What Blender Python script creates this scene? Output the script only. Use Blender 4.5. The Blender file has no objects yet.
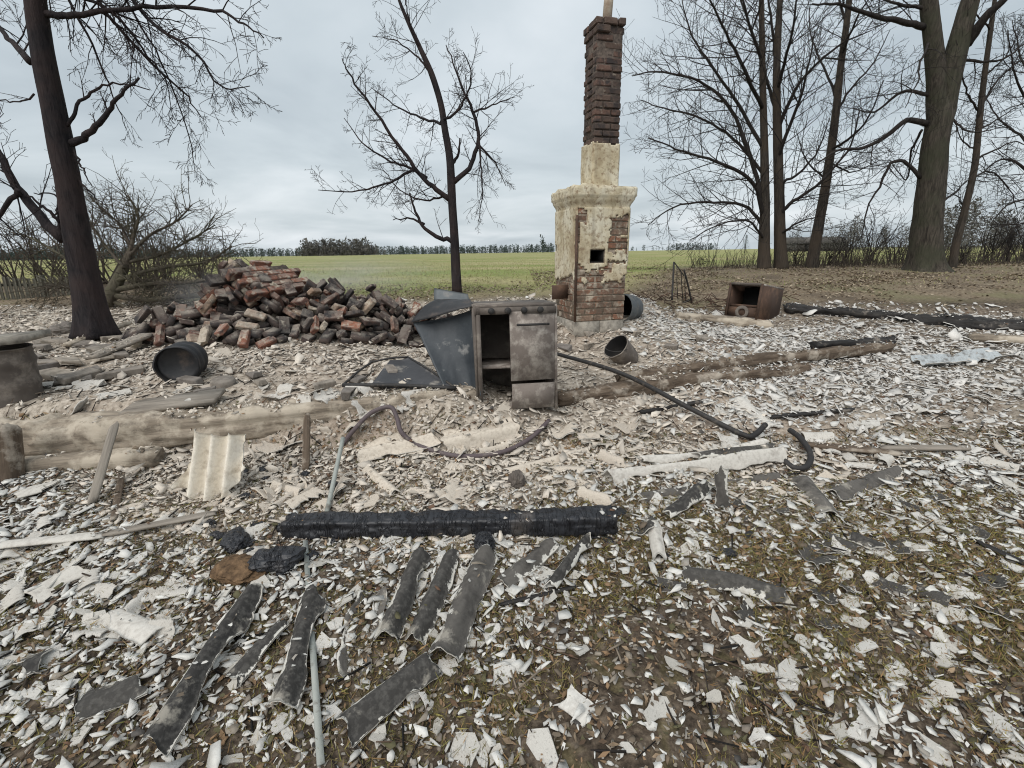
import bpy, bmesh, math, random
import numpy as np
from mathutils import Vector, Matrix

random.seed(7)
RNG = np.random.default_rng(11)
SC = bpy.context.scene
COL = SC.collection
R = math.radians

# ------------------------------------------------------------------ camera
FPX, CX, CY = 469.0, 512.0, 384.0
PITCH, ROLL = R(15.66), R(0.85)
CAM = np.array([0.0, 0.0, 1.6])
_f = np.array([0, math.cos(PITCH), -math.sin(PITCH)])
_r0 = np.array([1.0, 0, 0]); _u0 = np.cross(_r0, _f)
_r = _r0 * math.cos(ROLL) - _u0 * math.sin(ROLL)
_u = _u0 * math.cos(ROLL) + _r0 * math.sin(ROLL)
cam = bpy.data.cameras.new('camera'); camo = bpy.data.objects.new('camera', cam); COL.objects.link(camo)
cam.sensor_width = 36; cam.lens = 36 * FPX / 1024; cam.clip_start = 0.05; cam.clip_end = 6000
camo.matrix_world = Matrix(((_r[0], _u[0], -_f[0], CAM[0]), (_r[1], _u[1], -_f[1], CAM[1]),
                            (_r[2], _u[2], -_f[2], CAM[2]), (0, 0, 0, 1)))
SC.camera = camo

# ------------------------------------------------------------------ sky and sun (overcast)
SUN_EL, SUN_AZ = R(50), R(-150)          # azimuth measured from +Y towards +X
W = bpy.data.worlds.new('World'); SC.world = W; W.use_nodes = True
nt = W.node_tree; nt.nodes.clear()
def wn(t, **k):
    n = nt.nodes.new(t)
    for a, b in k.items(): setattr(n, a, b)
    return n
sky = wn('ShaderNodeTexSky', sky_type='NISHITA', sun_disc=False, sun_elevation=SUN_EL, sun_rotation=SUN_AZ)
sky.air_density = 1.4; sky.dust_density = 3.0
tc = wn('ShaderNodeTexCoord'); sep = wn('ShaderNodeSeparateXYZ')
nt.links.new(tc.outputs['Generated'], sep.inputs[0])
mx = wn('ShaderNodeMath', operation='MAXIMUM'); mx.inputs[1].default_value = 0.0
ad = wn('ShaderNodeMath', operation='ADD'); ad.inputs[1].default_value = 0.16
nt.links.new(sep.outputs[2], mx.inputs[0]); nt.links.new(mx.outputs[0], ad.inputs[0])
dx = wn('ShaderNodeMath', operation='DIVIDE'); dy = wn('ShaderNodeMath', operation='DIVIDE')
for d, i in ((dx, 0), (dy, 1)):
    nt.links.new(sep.outputs[i], d.inputs[0]); nt.links.new(ad.outputs[0], d.inputs[1])
cmb = wn('ShaderNodeCombineXYZ'); nt.links.new(dx.outputs[0], cmb.inputs[0]); nt.links.new(dy.outputs[0], cmb.inputs[1])
cn = wn('ShaderNodeTexNoise'); cn.inputs['Scale'].default_value = 0.75; cn.inputs['Detail'].default_value = 6
cn.inputs['Roughness'].default_value = 0.5; cn.inputs['Distortion'].default_value = 0.35
nt.links.new(cmb.outputs[0], cn.inputs['Vector'])
cr = wn('ShaderNodeValToRGB')
els = cr.color_ramp.elements
els[0].position = 0.30; els[0].color = (4.5, 5.15, 5.65, 1)
els[1].position = 0.72; els[1].color = (8.6, 9.1, 9.5, 1)
e = els.new(0.5); e.color = (6.2, 6.9, 7.35, 1)
nt.links.new(cn.outputs[0], cr.inputs[0])
mixs = wn('ShaderNodeMixRGB'); mixs.inputs[0].default_value = 0.9
nt.links.new(sky.outputs[0], mixs.inputs[1]); nt.links.new(cr.outputs[0], mixs.inputs[2])
bg = wn('ShaderNodeBackground'); bg.inputs[1].default_value = 0.067
wo = wn('ShaderNodeOutputWorld')
nt.links.new(mixs.outputs[0], bg.inputs[0]); nt.links.new(bg.outputs[0], wo.inputs[0])

sl = bpy.data.lights.new('sun', 'SUN'); sl.energy = 1.5; sl.angle = R(60); sl.color = (1, 0.96, 0.91)
so = bpy.data.objects.new('sun', sl); COL.objects.link(so)
sd = Vector((math.sin(SUN_AZ) * math.cos(SUN_EL), math.cos(SUN_AZ) * math.cos(SUN_EL), math.sin(SUN_EL)))
so.rotation_euler = sd.to_track_quat('Z', 'Y').to_euler(); so.location = (0, 0, 30)
vs = SC.view_settings
vs.view_transform = 'Standard'; vs.look = 'None'; vs.gamma = 1; vs.exposure = 0.66; vs.use_curve_mapping = False
SC.cycles.max_bounces = 4; SC.cycles.diffuse_bounces = 3; W.cycles.sampling_method = 'MANUAL'; W.cycles.sample_map_resolution = 256; SC.cycles.use_denoising = True; SC.cycles.filter_width = 1.1; SC.cycles.use_adaptive_sampling = True; SC.cycles.adaptive_threshold = 0.02

# ------------------------------------------------------------------ numpy noise
_T = np.random.default_rng(3).random((8, 256, 256))
def vnoise(x, y, s=0):
    x = np.asarray(x, float); y = np.asarray(y, float)
    xi = np.floor(x).astype(int); yi = np.floor(y).astype(int)
    fx = x - xi; fy = y - yi
    fx = fx * fx * (3 - 2 * fx); fy = fy * fy * (3 - 2 * fy)
    t = _T[s % 8]; o = (s // 8) * 37
    a = t[(xi + o) & 255, yi & 255]; b = t[(xi + 1 + o) & 255, yi & 255]
    c = t[(xi + o) & 255, (yi + 1) & 255]; d = t[(xi + 1 + o) & 255, (yi + 1) & 255]
    return (a * (1 - fx) + b * fx) * (1 - fy) + (c * (1 - fx) + d * fx) * fy
def fbm(x, y, s=0, o=4):
    v = 0; a = 0.5
    for i in range(o):
        v = v + a * vnoise(x * 2 ** i + 17.3 * i, y * 2 ** i + 9.1 * i, s + i); a *= 0.5
    return v / (1 - 0.5 ** o)           # 0..1
def sstep(a, b, x):
    t = np.clip((x - a) / (b - a), 0, 1); return t * t * (3 - 2 * t)

# ------------------------------------------------------------------ terrain
def base_z(x, y):
    z = 1.12 - 0.1 * np.log1p(np.exp(np.clip((11.2 - y) * 0.9, -40, 40))) / 0.9
    return np.maximum(z, -0.25)
def debris_mask(x, y):
    w = 0.5 * (fbm(x * 0.8, y * 0.8, 5, 3) - 0.5)
    back = np.where(x > 2.2, 7.0 - (x - 2.2) * 0.10, 8.3) + w * 1.2
    return sstep(0.4, -0.3, y - back) * sstep(9.0, 8.0, np.abs(x + 0.5))
def ash_mask(x, y):
    w = 1.6 * (fbm(x * 0.6 + 3, y * 0.6, 2, 4) - 0.5)
    front = 2.3 + 0.10 * np.maximum(x, 0) ** 1.6 + 0.06 * np.minimum(x, 0) ** 2 * 0.2
    a = sstep(-0.35, 0.35, y - front + w)
    a *= 1 - 0.55 * sstep(2.0, 5.0, x)
    return a * debris_mask(x, y)
def litter_mask(x, y):
    w = 2 * (fbm(x * 0.4, y * 0.4, 6, 3) - 0.5)
    yard = sstep(6.6, 7.4, y + w * .3 - np.where(x > 2.2, 0, 1.0)) * (1 - sstep(12.6, 14.5, y + w - np.where(x > 4, 2.0, 0) + np.where(x < 0.5, 3.6, 0)))
    return np.clip(yard, 0, 1)
def green_mask(x, y):
    w = 2.0 * (fbm(x * 0.35, y * 0.35, 4, 3) - 0.5)
    start = np.where(x > 4, 14.6, np.where(x < -6.5, 12.0, 11.0))
    start = 9.0 + 5.6 * sstep(1.5, 5.5, x) + 2.8 * sstep(-4, -6.5, x)
    return sstep(start - 1.2, start + 1.2, y + w)
def terrain(x, y):
    x = np.asarray(x, float); y = np.asarray(y, float)
    z = base_z(x, y)
    dm = debris_mask(x, y)
    z = z + dm * (0.10 * (fbm(x * 1.1, y * 1.1, 1, 3) - 0.5) + 0.055 * (fbm(x * 4.5, y * 4.5, 3, 4) - 0.5))
    z = z + 0.035 * (fbm(x * 3, y * 3, 9, 4) - 0.5) * sstep(20, 10, y)
    # ash filling behind the left sill log
    z = z + 0.26 * sstep(2.98, 3.3, y) * sstep(5.6, 4.2, y) * sstep(0.5, -0.6, x)
    # rubble heap core
    z = z + 0.40 * np.exp(-((x + 2.88) / .62) ** 2 - ((y - 5.45) / .62) ** 2)
    z = z + 0.20 * np.exp(-((x + 1.95) / .55) ** 2 - ((y - 5.75) / .55) ** 2)
    z = z + 0.14 * np.exp(-((x + 3.75) / .5) ** 2 - ((y - 5.3) / .6) ** 2)
    z = z + 0.10 * np.exp(-((x + 1.0) / .7) ** 2 - ((y - 6.4) / .7) ** 2)
    # low hump round the chimney foot and under the far pipes
    z = z + 0.07 * np.exp(-((x - 1.1) / .9) ** 2 - ((y - 6.0) / .8) ** 2)
    z = z + 0.10 * np.exp(-((x - 2.4) / .9) ** 2 - ((y - 7.4) / .6) ** 2)
    # yard bank behind the shaded trench edge on the far right
    z = z + 0.10 * sstep(6.75, 7.0, y - (x - 4.2) * -0.13) * sstep(3.2, 4.0, x) * sstep(10.5, 8.0, y)
    return z
def tz(x, y): return float(terrain(np.array([x]), np.array([y]))[0])
def tnormal(x, y, e=0.06):
    gx = (terrain(x + e, y) - terrain(x - e, y)) / (2 * e); gy = (terrain(x, y + e) - terrain(x, y - e)) / (2 * e)
    n = np.stack([-gx, -gy, np.ones_like(gx)], -1); return n / np.linalg.norm(n, axis=-1, keepdims=True)

def ray(px, py):
    d = _f * FPX + _r * (px - CX) + _u * (CY - py); return d / np.linalg.norm(d)
def P(px, py, dz=0.0):
    """where the sight line of a photo pixel meets the ground"""
    d = ray(px, py); t = np.linspace(1.0, 40, 4000)
    q = CAM + d * t[:, None]
    h = q[:, 2] - terrain(q[:, 0], q[:, 1]) - dz
    i = np.argmax(h < 0)
    if h[i] >= 0: i = len(t) - 1
    return q[i].copy()
def PY(px, py, Y):
    d = ray(px, py); return CAM + d * (Y / d[1])
def px_rad(p, r):
    """world radius of a round thing at point p that shows r pixels to each side"""
    q = np.asarray(p) - CAM; d = q @ _f; a = math.atan2(q @ _r, d)
    return r * d / FPX * math.cos(a)
def px_per_m(Y, z=0.8):
    return FPX / (Y * math.cos(PITCH) + (CAM[2] - z) * math.sin(PITCH))

# ------------------------------------------------------------------ materials
MATS = {}
class NB:
    def __init__(self, name, rough=0.85, spec=0.25, metal=0.0):
        m = bpy.data.materials.new(name); m.use_nodes = True
        self.m = m; self.t = m.node_tree; self.b = self.t.nodes['Principled BSDF']
        self.b.inputs['Roughness'].default_value = rough
        self.b.inputs['Specular IOR Level'].default_value = spec
        self.b.inputs['Metallic'].default_value = metal
        MATS[name] = m
        self.tc = self.t.nodes.new('ShaderNodeTexCoord')
    def n(self, t, **k):
        x = self.t.nodes.new(t)
        for a, b in k.items(): setattr(x, a, b)
        return x
    def L(self, a, b): self.t.links.new(a, b)
    def geo(self): return self.n('ShaderNodeNewGeometry').outputs['Position']
    def obj(self): return self.tc.outputs['Object']
    def map(self, vec, scale):
        mp = self.n('ShaderNodeMapping'); mp.inputs['Scale'].default_value = scale; self.L(vec, mp.inputs['Vector']); return mp.outputs[0]
    def noise(self, vec, scale, detail=5, rough=0.6, dist=0.0):
        x = self.n('ShaderNodeTexNoise'); x.inputs['Scale'].default_value = scale; x.inputs['Detail'].default_value = detail
        x.inputs['Roughness'].default_value = rough; x.inputs['Distortion'].default_value = dist
        if vec is not None: self.L(vec, x.inputs['Vector'])
        return x.outputs[0]
    def voro(self, vec, scale, feature='F1', out='Distance', rnd=1.0):
        x = self.n('ShaderNodeTexVoronoi', feature=feature); x.inputs['Scale'].default_value = scale
        x.inputs['Randomness'].default_value = rnd
        self.L(vec, x.inputs['Vector']); return x.outputs[out]
    def ramp(self, fac, stops):
        x = self.n('ShaderNodeValToRGB'); e = x.color_ramp.elements
        def c4(c): return (c, c, c, 1) if isinstance(c, (int, float)) else (*c, 1)
        e[0].position = stops[0][0]; e[0].color = c4(stops[0][1]); e[1].position = stops[-1][0]; e[1].color = c4(stops[-1][1])
        for p, c in stops[1:-1]: q = e.new(p); q.color = c4(c)
        self.L(fac, x.inputs[0]); return x.outputs[0]
    def mix(self, fac, a, b, mode='MIX'):
        x = self.n('ShaderNodeMixRGB', blend_type=mode)
        for i, v in ((0, fac), (1, a), (2, b)):
            if isinstance(v, (int, float)): x.inputs[i].default_value = v if i == 0 else (v, v, v, 1)
            elif isinstance(v, tuple): x.inputs[i].default_value = (*v, 1)
            else: self.L(v, x.inputs[i])
        return x.outputs[0]
    def math(self, op, a, b=None):
        x = self.n('ShaderNodeMath', operation=op)
        for i, v in ((0, a), (1, b)):
            if v is None: continue
            if isinstance(v, (int, float)): x.inputs[i].default_value = v
            else: self.L(v, x.inputs[i])
        return x.outputs[0]
    def attr(self, name, out='Color'):
        x = self.n('ShaderNodeAttribute', attribute_name=name); return x.outputs[out]
    def rnd(self): return self.n('ShaderNodeObjectInfo').outputs['Random']
    def color(self, c):
        if isinstance(c, tuple): self.b.inputs['Base Color'].default_value = (*c, 1)
        else: self.L(c, self.b.inputs['Base Color'])
    def rough(self, r): self.L(r, self.b.inputs['Roughness'])
    def bump(self, h, strength=0.5, dist=0.02):
        x = self.n('ShaderNodeBump'); x.inputs['Strength'].default_value = strength; x.inputs['Distance'].default_value = dist
        self.L(h, x.inputs['Height']); self.L(x.outputs[0], self.b.inputs['Normal'])

def make_materials():
    # ground: soil, moss, ash, leaf litter, grass field by painted zones
    g = NB('ground', 0.95, 0.15); p = g.geo(); zone = g.attr('zone')
    sp = g.n('ShaderNodeSeparateColor'); g.L(zone, sp.inputs[0]); ash, lit, grn = sp.outputs[0], sp.outputs[1], sp.outputs[2]
    nf = g.noise(p, 26, 4, 0.7); nm = g.noise(p, 5, 3, 0.65); nb = g.noise(p, 0.9, 2)
    soil = g.ramp(nf, [(0.3, (0.024, 0.019, 0.014)), (0.48, (0.075, 0.057, 0.042)), (0.7, (0.17, 0.135, 0.10))])
    moss = g.ramp(nf, [(0.3, (0.045, 0.042, 0.014)), (0.7, (0.20, 0.17, 0.065))])
    soil = g.mix(g.ramp(nm, [(0.53, 0.0), (0.62, 0.35)]), soil, moss)
    ashc = g.ramp(nf, [(0.28, (0.09, 0.075, 0.062)), (0.40, (0.27, 0.23, 0.185)), (0.52, (0.43, 0.375, 0.31)), (0.75, (0.55, 0.49, 0.415))])
    ashc = g.mix(g.ramp(nm, [(0.33, 0.5), (0.48, 0.0)]), ashc, (0.075, 0.06, 0.05))
    ashc = g.mix(g.ramp(nb, [(0.45, 0.0), (0.7, 0.4)]), ashc, (0.25, 0.17, 0.12))
    litc = g.ramp(nf, [(0.3, (0.07, 0.055, 0.04)), (0.5, (0.19, 0.148, 0.102)), (0.72, (0.34, 0.275, 0.195))])
    litc = g.mix(g.ramp(nb, [(0.5, 0.0), (0.66, 0.6)]), litc, (0.15, 0.145, 0.075)); litc = g.mix(g.ramp(nb, [(0.34, 0.6), (0.46, 0.0)]), litc, (0.075, 0.058, 0.044))
    pf = g.map(p, (0.06, 0.12, 1)); n1 = g.noise(pf, 3.0, 4, 0.6)
    n2 = g.noise(p, 11, 3, 0.7)
    grc = g.ramp(n1, [(0.38, (0.42, 0.37, 0.20)), (0.5, (0.30, 0.305, 0.12)), (0.62, (0.215, 0.27, 0.08))])
    grc = g.mix(g.ramp(n2, [(0.38, 0.65), (0.6, 0.0)]), grc, (0.17, 0.15, 0.07))
    c = g.mix(ash, soil, ashc); c = g.mix(lit, c, litc); c = g.mix(grn, c, grc)
    g.color(c); g.bump(nf, 0.6, 0.02)

    # slate (asbestos cement) flakes, colour from a per-piece tint
    g = NB('slate_bits', 0.9, 0.2); p = g.geo()
    nf = g.noise(p, 45, 5, 0.6); c = g.mix(g.ramp(nf, [(0.33, 0.8), (0.5, 1.0)]), (0.14, 0.12, 0.10), g.attr('tint'))
    g.color(c); g.bump(nf, 0.4, 0.006)
    def slate(name, a, b, dark, lo, hi, edge=0):
        g = NB(name, 0.88, 0.25); p = g.obj()
        n0 = g.noise(p, 9, 6, 0.65); n1 = g.noise(p, 50, 5, 0.6)
        c = g.mix(g.rnd(), a, b); c = g.mix(g.ramp(n0, [(lo, 1.0), (hi, 0.0)]), c, dark)
        c = g.mix(g.ramp(n1, [(0.35, 0.35), (0.55, 0.0)]), c, dark)
        if edge:
            ne = g.noise(p, 14, 4, 0.7); d = g.math('SUBTRACT', g.attr('edge', 'Fac'), g.math('MULTIPLY', g.math('SUBTRACT', ne, 0.47), edge))
            c = g.mix(g.ramp(d, [(0.0, 1.0), (0.004, 0.0)]), c, (0.58, 0.56, 0.51))
            nd = g.noise(p, 7, 5, 0.7); c = g.mix(g.ramp(nd, [(0.57, 0.0), (0.66, 0.7)]), c, (0.36, 0.33, 0.28))
        g.color(c); g.bump(n1, 0.5, 0.006)
    slate('slate_white', (0.65, 0.63, 0.59), (0.53, 0.50, 0.445), (0.2, 0.18, 0.16), 0.30, 0.42)
    slate('slate_beige', (0.59, 0.525, 0.44), (0.52, 0.46, 0.39), (0.25, 0.20, 0.155), 0.30, 0.42)
    slate('slate_dark', (0.036, 0.034, 0.032), (0.06, 0.056, 0.051), (0.17, 0.16, 0.145), 0.30, 0.38, 0.10)
    slate('slate_grey', (0.10, 0.092, 0.083), (0.15, 0.137, 0.122), (0.06, 0.055, 0.05), 0.36, 0.5, 0.12)
    slate('slate_bluish', (0.42, 0.45, 0.46), (0.42, 0.45, 0.46), (0.14, 0.13, 0.12), 0.36, 0.5)
    slate('slate_tan', (0.76, 0.70, 0.60), (0.74, 0.68, 0.58), (0.45, 0.39, 0.31), 0.32, 0.46)
    slate('slate_edge', (0.60, 0.57, 0.52), (0.52, 0.49, 0.44), (0.28, 0.25, 0.22), 0.30, 0.45)

    def brick(name, cols, soot, lo, hi, mortar, dust=0):
        g = NB(name, 0.92, 0.2); p = g.obj(); w = g.geo()
        n0 = g.noise(w, 7, 6, 0.65); n1 = g.noise(p, 40, 5, 0.65); n2 = g.noise(w, 13, 5, 0.6)
        c = g.ramp(g.rnd(), [(i / (len(cols) - 1), k) for i, k in enumerate(cols)])
        c = g.mix(g.ramp(n1, [(0.3, 0.5), (0.6, 0.0)]), c, (0.06, 0.035, 0.028))
        c = g.mix(g.ramp(n2, [(1 - mortar - 0.05, 0.0), (1 - mortar + 0.05, 0.85)]), c, (0.46, 0.41, 0.33))
        c = g.mix(g.ramp(n0, [(lo, 1.0), (hi, 0.0)]), c, soot)
        if dust:
            nn = g.n('ShaderNodeSeparateXYZ'); g.L(g.n('ShaderNodeNewGeometry').outputs['Normal'], nn.inputs[0]); d = g.math('MULTIPLY', g.ramp(nn.outputs[2], [(0.35, 0.0), (0.9, 1.0)]), g.ramp(g.noise(w, 9, 4, 0.7), [(0.42, 0.0), (0.58, dust)])); c = g.mix(d, c, (0.40, 0.355, 0.30))
        g.color(c); g.bump(n1, 0.7, 0.008)
    reds = [(0.20, 0.088, 0.06), (0.30, 0.125, 0.078), (0.16, 0.08, 0.062), (0.25, 0.15, 0.11)]
    brick('brick_red', reds, (0.07, 0.05, 0.045), 0.38, 0.54, 0.42, 0.6)
    brick('brick_soot', [(0.075, 0.062, 0.056), (0.11, 0.083, 0.072), (0.055, 0.048, 0.047), (0.14, 0.088, 0.07)], (0.04, 0.037, 0.037), 0.4, 0.55, 0.36, 0.55)
    brick('brick_mortar', [(0.42, 0.34, 0.26), (0.36, 0.25, 0.18), (0.45, 0.39, 0.31), (0.30, 0.20, 0.15)], (0.11, 0.085, 0.07), 0.36, 0.5, 0.45, 0.5)
    brick('brick_stove', [(0.24, 0.125, 0.082), (0.31, 0.155, 0.095), (0.20, 0.125, 0.092), (0.33, 0.23, 0.165)], (0.13, 0.095, 0.072), 0.40, 0.58, 0.47)
    brick('brick_shaft', [(0.105, 0.077, 0.063), (0.135, 0.096, 0.077), (0.08, 0.062, 0.054), (0.165, 0.10, 0.078)], (0.05, 0.042, 0.04), 0.40, 0.55, 0.33)

    g = NB('mortar', 0.95, 0.1); p = g.geo(); n1 = g.noise(p, 30, 5); g.color(g.ramp(n1, [(0.3, (0.15, 0.12, 0.095)), (0.7, (0.33, 0.28, 0.22))])); g.bump(n1, 0.6, 0.01)
    g = NB('mortar_sooty', 0.95, 0.1); p = g.geo(); n1 = g.noise(p, 30, 5); g.color(g.ramp(n1, [(0.3, (0.05, 0.042, 0.037)), (0.7, (0.15, 0.12, 0.10))])); g.bump(n1, 0.6, 0.01)
    g = NB('plaster', 0.92, 0.15); p = g.geo(); n0 = g.noise(p, 3.2, 6, 0.6); n1 = g.noise(p, 22, 6, 0.65); n2 = g.noise(g.map(p, (9, 9, 1.1)), 1, 4)
    c = g.ramp(n0, [(0.34, (0.36, 0.29, 0.19)), (0.47, (0.54, 0.47, 0.33)), (0.62, (0.66, 0.61, 0.48))])
    c = g.mix(g.ramp(n1, [(0.36, 0.85), (0.50, 0.0)]), c, (0.25, 0.18, 0.115))
    c = g.mix(g.ramp(n2, [(0.55, 0.0), (0.72, 0.5)]), c, (0.24, 0.20, 0.15)); g.color(c); g.bump(n1, 0.5, 0.012)
    g = NB('concrete', 0.93, 0.15); p = g.geo(); n1 = g.noise(p, 14, 7, 0.65); g.color(g.ramp(n1, [(0.3, (0.15, 0.135, 0.115)), (0.6, (0.33, 0.30, 0.255)), (0.75, (0.42, 0.39, 0.33))])); g.bump(n1, 0.6, 0.015)
    g = NB('stone_grey', 0.93, 0.15); p = g.obj(); n1 = g.noise(p, 12, 7, 0.65); c = g.mix(g.rnd(), (0.19, 0.17, 0.155), (0.38, 0.33, 0.27)); c = g.mix(g.ramp(n1, [(0.35, 0.6), (0.6, 0.0)]), c, (0.08, 0.07, 0.06)); g.color(c); g.bump(n1, 0.6, 0.012)

    # timbers: object space X runs along the grain
    def wood(name, lo, mid, hi, rough=0.9, ash=None, ashlo=0.5, bump=0.8, bd=0.012):
        g = NB(name, rough, 0.2); p = g.obj(); gp = g.map(p, (1.1, 16, 16)); n0 = g.noise(gp, 1.5, 7, 0.65, 0.3); n1 = g.noise(p, 6, 6, 0.65)
        c = g.ramp(n0, [(0.3, lo), (0.5, mid), (0.7, hi)])
        if ash: c = g.mix(g.ramp(n1, [(ashlo, 0.0), (ashlo + 0.13, 0.9)]), c, ash)
        g.color(c); g.bump(g.mix(0.35, n0, g.noise(p, 35, 4)), bump, bd)
    wood('wood_ashen', (0.10, 0.082, 0.065), (0.27, 0.225, 0.175), (0.41, 0.35, 0.28), ash=(0.47, 0.41, 0.33), ashlo=0.46)
    wood('wood_brown', (0.05, 0.037, 0.028), (0.12, 0.09, 0.066), (0.24, 0.19, 0.145), ash=(0.40, 0.35, 0.29), ashlo=0.52)
    wood('wood_grey', (0.12, 0.105, 0.09), (0.25, 0.22, 0.185), (0.36, 0.32, 0.275))
    wood('wood_fence', (0.05, 0.05, 0.042), (0.105, 0.10, 0.08), (0.17, 0.16, 0.125))
    wood('wood_charred', (0.012, 0.011, 0.011), (0.028, 0.026, 0.025), (0.06, 0.055, 0.05), 0.6, ash=(0.30, 0.26, 0.22), ashlo=0.60)
    # alligator char
    g = NB('char', 0.42, 0.5); p = g.obj(); n1 = g.noise(p, 30, 5); q = g.map(g.mix(0.035, p, g.n('ShaderNodeTexNoise').outputs[1]), (1.5, 0.7, 0.7))
    v = g.math('ABSOLUTE', g.math('SUBTRACT', g.noise(g.map(p, (30, 7, 7)), 1.0, 3, 0.55, 0.8), 0.5)); n2 = g.noise(p, 4, 4)
    c = g.ramp(n1, [(0.3, (0.008, 0.008, 0.010)), (0.7, (0.030, 0.031, 0.036))]); c = g.mix(g.ramp(n2, [(0.62, 0.0), (0.74, 0.6)]), c, (0.10, 0.085, 0.075))
    g.color(c); g.bump(g.mix(0.25, g.ramp(v, [(0.0, 0.0), (0.05, 1.0)]), n1), 0.8, 0.010)

    def metal(name, cols, rough, metallic, rust, lo, hi, spec=0.4, sc=6):
        g = NB(name, rough, spec, metallic); p = g.geo(); n0 = g.noise(p, sc, 7, 0.65); n1 = g.noise(p, 45, 4); n2 = g.noise(p, 3, 4)
        c = g.ramp(n2, [(0.3, cols[0]), (0.7, cols[1])]); c = g.mix(g.ramp(n0, [(lo, 0.0), (hi, 0.9)]), c, rust)
        c = g.mix(g.ramp(n1, [(0.3, 0.4), (0.5, 0.0)]), c, cols[0]); g.color(c); g.bump(g.mix(0.5, n0, n1), 0.35, 0.008)
    metal('steel_blue', [(0.028, 0.033, 0.039), (0.06, 0.069, 0.077)], 0.5, 0.25, (0.30, 0.29, 0.275), 0.58, 0.72)
    metal('steel_dark', [(0.018, 0.018, 0.02), (0.05, 0.05, 0.052)], 0.55, 0.2, (0.10, 0.075, 0.06), 0.55, 0.7)
    metal('steel_tray', [(0.04, 0.041, 0.045), (0.075, 0.075, 0.08)], 0.6, 0.2, (0.32, 0.29, 0.25), 0.55, 0.68)
    metal('rust', [(0.055, 0.034, 0.025), (0.10, 0.06, 0.042)], 0.85, 0.1, (0.17, 0.10, 0.065), 0.5, 0.7)
    metal('rust_ashen', [(0.14, 0.115, 0.10), (0.24, 0.205, 0.18)], 0.85, 0.05, (0.42, 0.38, 0.335), 0.46, 0.62, sc=9)
    metal('rust_grey', [(0.085, 0.07, 0.06), (0.17, 0.145, 0.125)], 0.8, 0.1, (0.30, 0.26, 0.22), 0.5, 0.7)
    metal('zinc', [(0.085, 0.095, 0.10), (0.16, 0.172, 0.178)], 0.55, 0.3, (0.26, 0.235, 0.21), 0.52, 0.68)
    metal('pole_pale', [(0.27, 0.29, 0.265), (0.36, 0.37, 0.34)], 0.7, 0.0, (0.13, 0.115, 0.095), 0.55, 0.7, sc=20)
    metal('iron_black', [(0.018, 0.017, 0.017), (0.045, 0.042, 0.04)], 0.65, 0.1, (0.13, 0.11, 0.09), 0.55, 0.7, sc=14)
    metal('hose', [(0.075, 0.055, 0.062), (0.12, 0.095, 0.095)], 0.7, 0.0, (0.20, 0.17, 0.15), 0.55, 0.7, sc=14)
    metal('clay_pipe', [(0.40, 0.33, 0.25), (0.52, 0.45, 0.36)], 0.85, 0.0, (0.30, 0.22, 0.16), 0.55, 0.7)
    metal('soot_dark', [(0.010, 0.010, 0.010), (0.022, 0.02, 0.02)], 0.9, 0.0, (0.03, 0.028, 0.026), 0.5, 0.7)  # near-black: soot in the flue, plain dark for other hollows and the door

    def bark(name, lo, hi, tint=None, rough=0.95):
        g = NB(name, rough, 0.15); p = g.geo(); q = g.map(p, (1, 1, 0.16)); n0 = g.noise(q, 26, 6, 0.65, 0.6); n1 = g.noise(p, 2.2, 4)
        c = g.ramp(n0, [(0.32, lo), (0.68, hi)])
        if tint: c = g.mix(g.ramp(n1, [(0.42, 0.0), (0.62, 0.75)]), c, tint)
        g.color(c); g.bump(n0, 0.9, 0.03)
    bark('bark_burnt', (0.012, 0.011, 0.013), (0.042, 0.036, 0.037), (0.05, 0.036, 0.034))
    bark('bark_oak', (0.022, 0.019, 0.016), (0.10, 0.086, 0.07), (0.052, 0.054, 0.036))
    bark('bark_grey', (0.026, 0.023, 0.02), (0.085, 0.072, 0.06), (0.075, 0.058, 0.044))
    bark('bark_twig', (0.022, 0.019, 0.018), (0.052, 0.045, 0.041))
    bark('bark_shrub', (0.045, 0.037, 0.030), (0.11, 0.09, 0.074))
    bark('bark_fallen', (0.055, 0.046, 0.037), (0.145, 0.123, 0.098), (0.09, 0.085, 0.055))
    g = NB('far_wood', 1.0, 0.0); p = g.geo(); n = g.noise(p, 0.35, 5); g.color(g.ramp(n, [(0.3, (0.075, 0.075, 0.072)), (0.7, (0.15, 0.14, 0.125))]))
    g = NB('far_pine', 1.0, 0.0); p = g.geo(); n = g.noise(p, 0.6, 5); g.color(g.ramp(n, [(0.3, (0.045, 0.06, 0.055)), (0.7, (0.09, 0.11, 0.10))]))
    g = NB('needle', 0.9, 0.1); g.color((0.045, 0.065, 0.04))
    g = NB('bits', 0.95, 0.1); g.color(g.attr('tint'))
    g = NB('leaf', 0.8, 0.2); n = g.noise(g.geo(), 60, 3); g.color(g.mix(g.ramp(n, [(0.35, 0.4), (0.6, 0.0)]), g.attr('tint'), (0.04, 0.025, 0.015)))
    g = NB('barn', 0.95, 0.1); g.color(g.ramp(g.noise(g.geo(), 1.2, 5), [(0.3, (0.07, 0.066, 0.062)), (0.7, (0.13, 0.12, 0.11))]))
    g = NB('rag', 0.95, 0.1); n = g.noise(g.geo(), 30, 5); g.color(g.ramp(n, [(0.3, (0.045, 0.03, 0.02)), (0.7, (0.22, 0.14, 0.08))])); g.bump(n, 0.9, 0.02)
make_materials()

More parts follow.
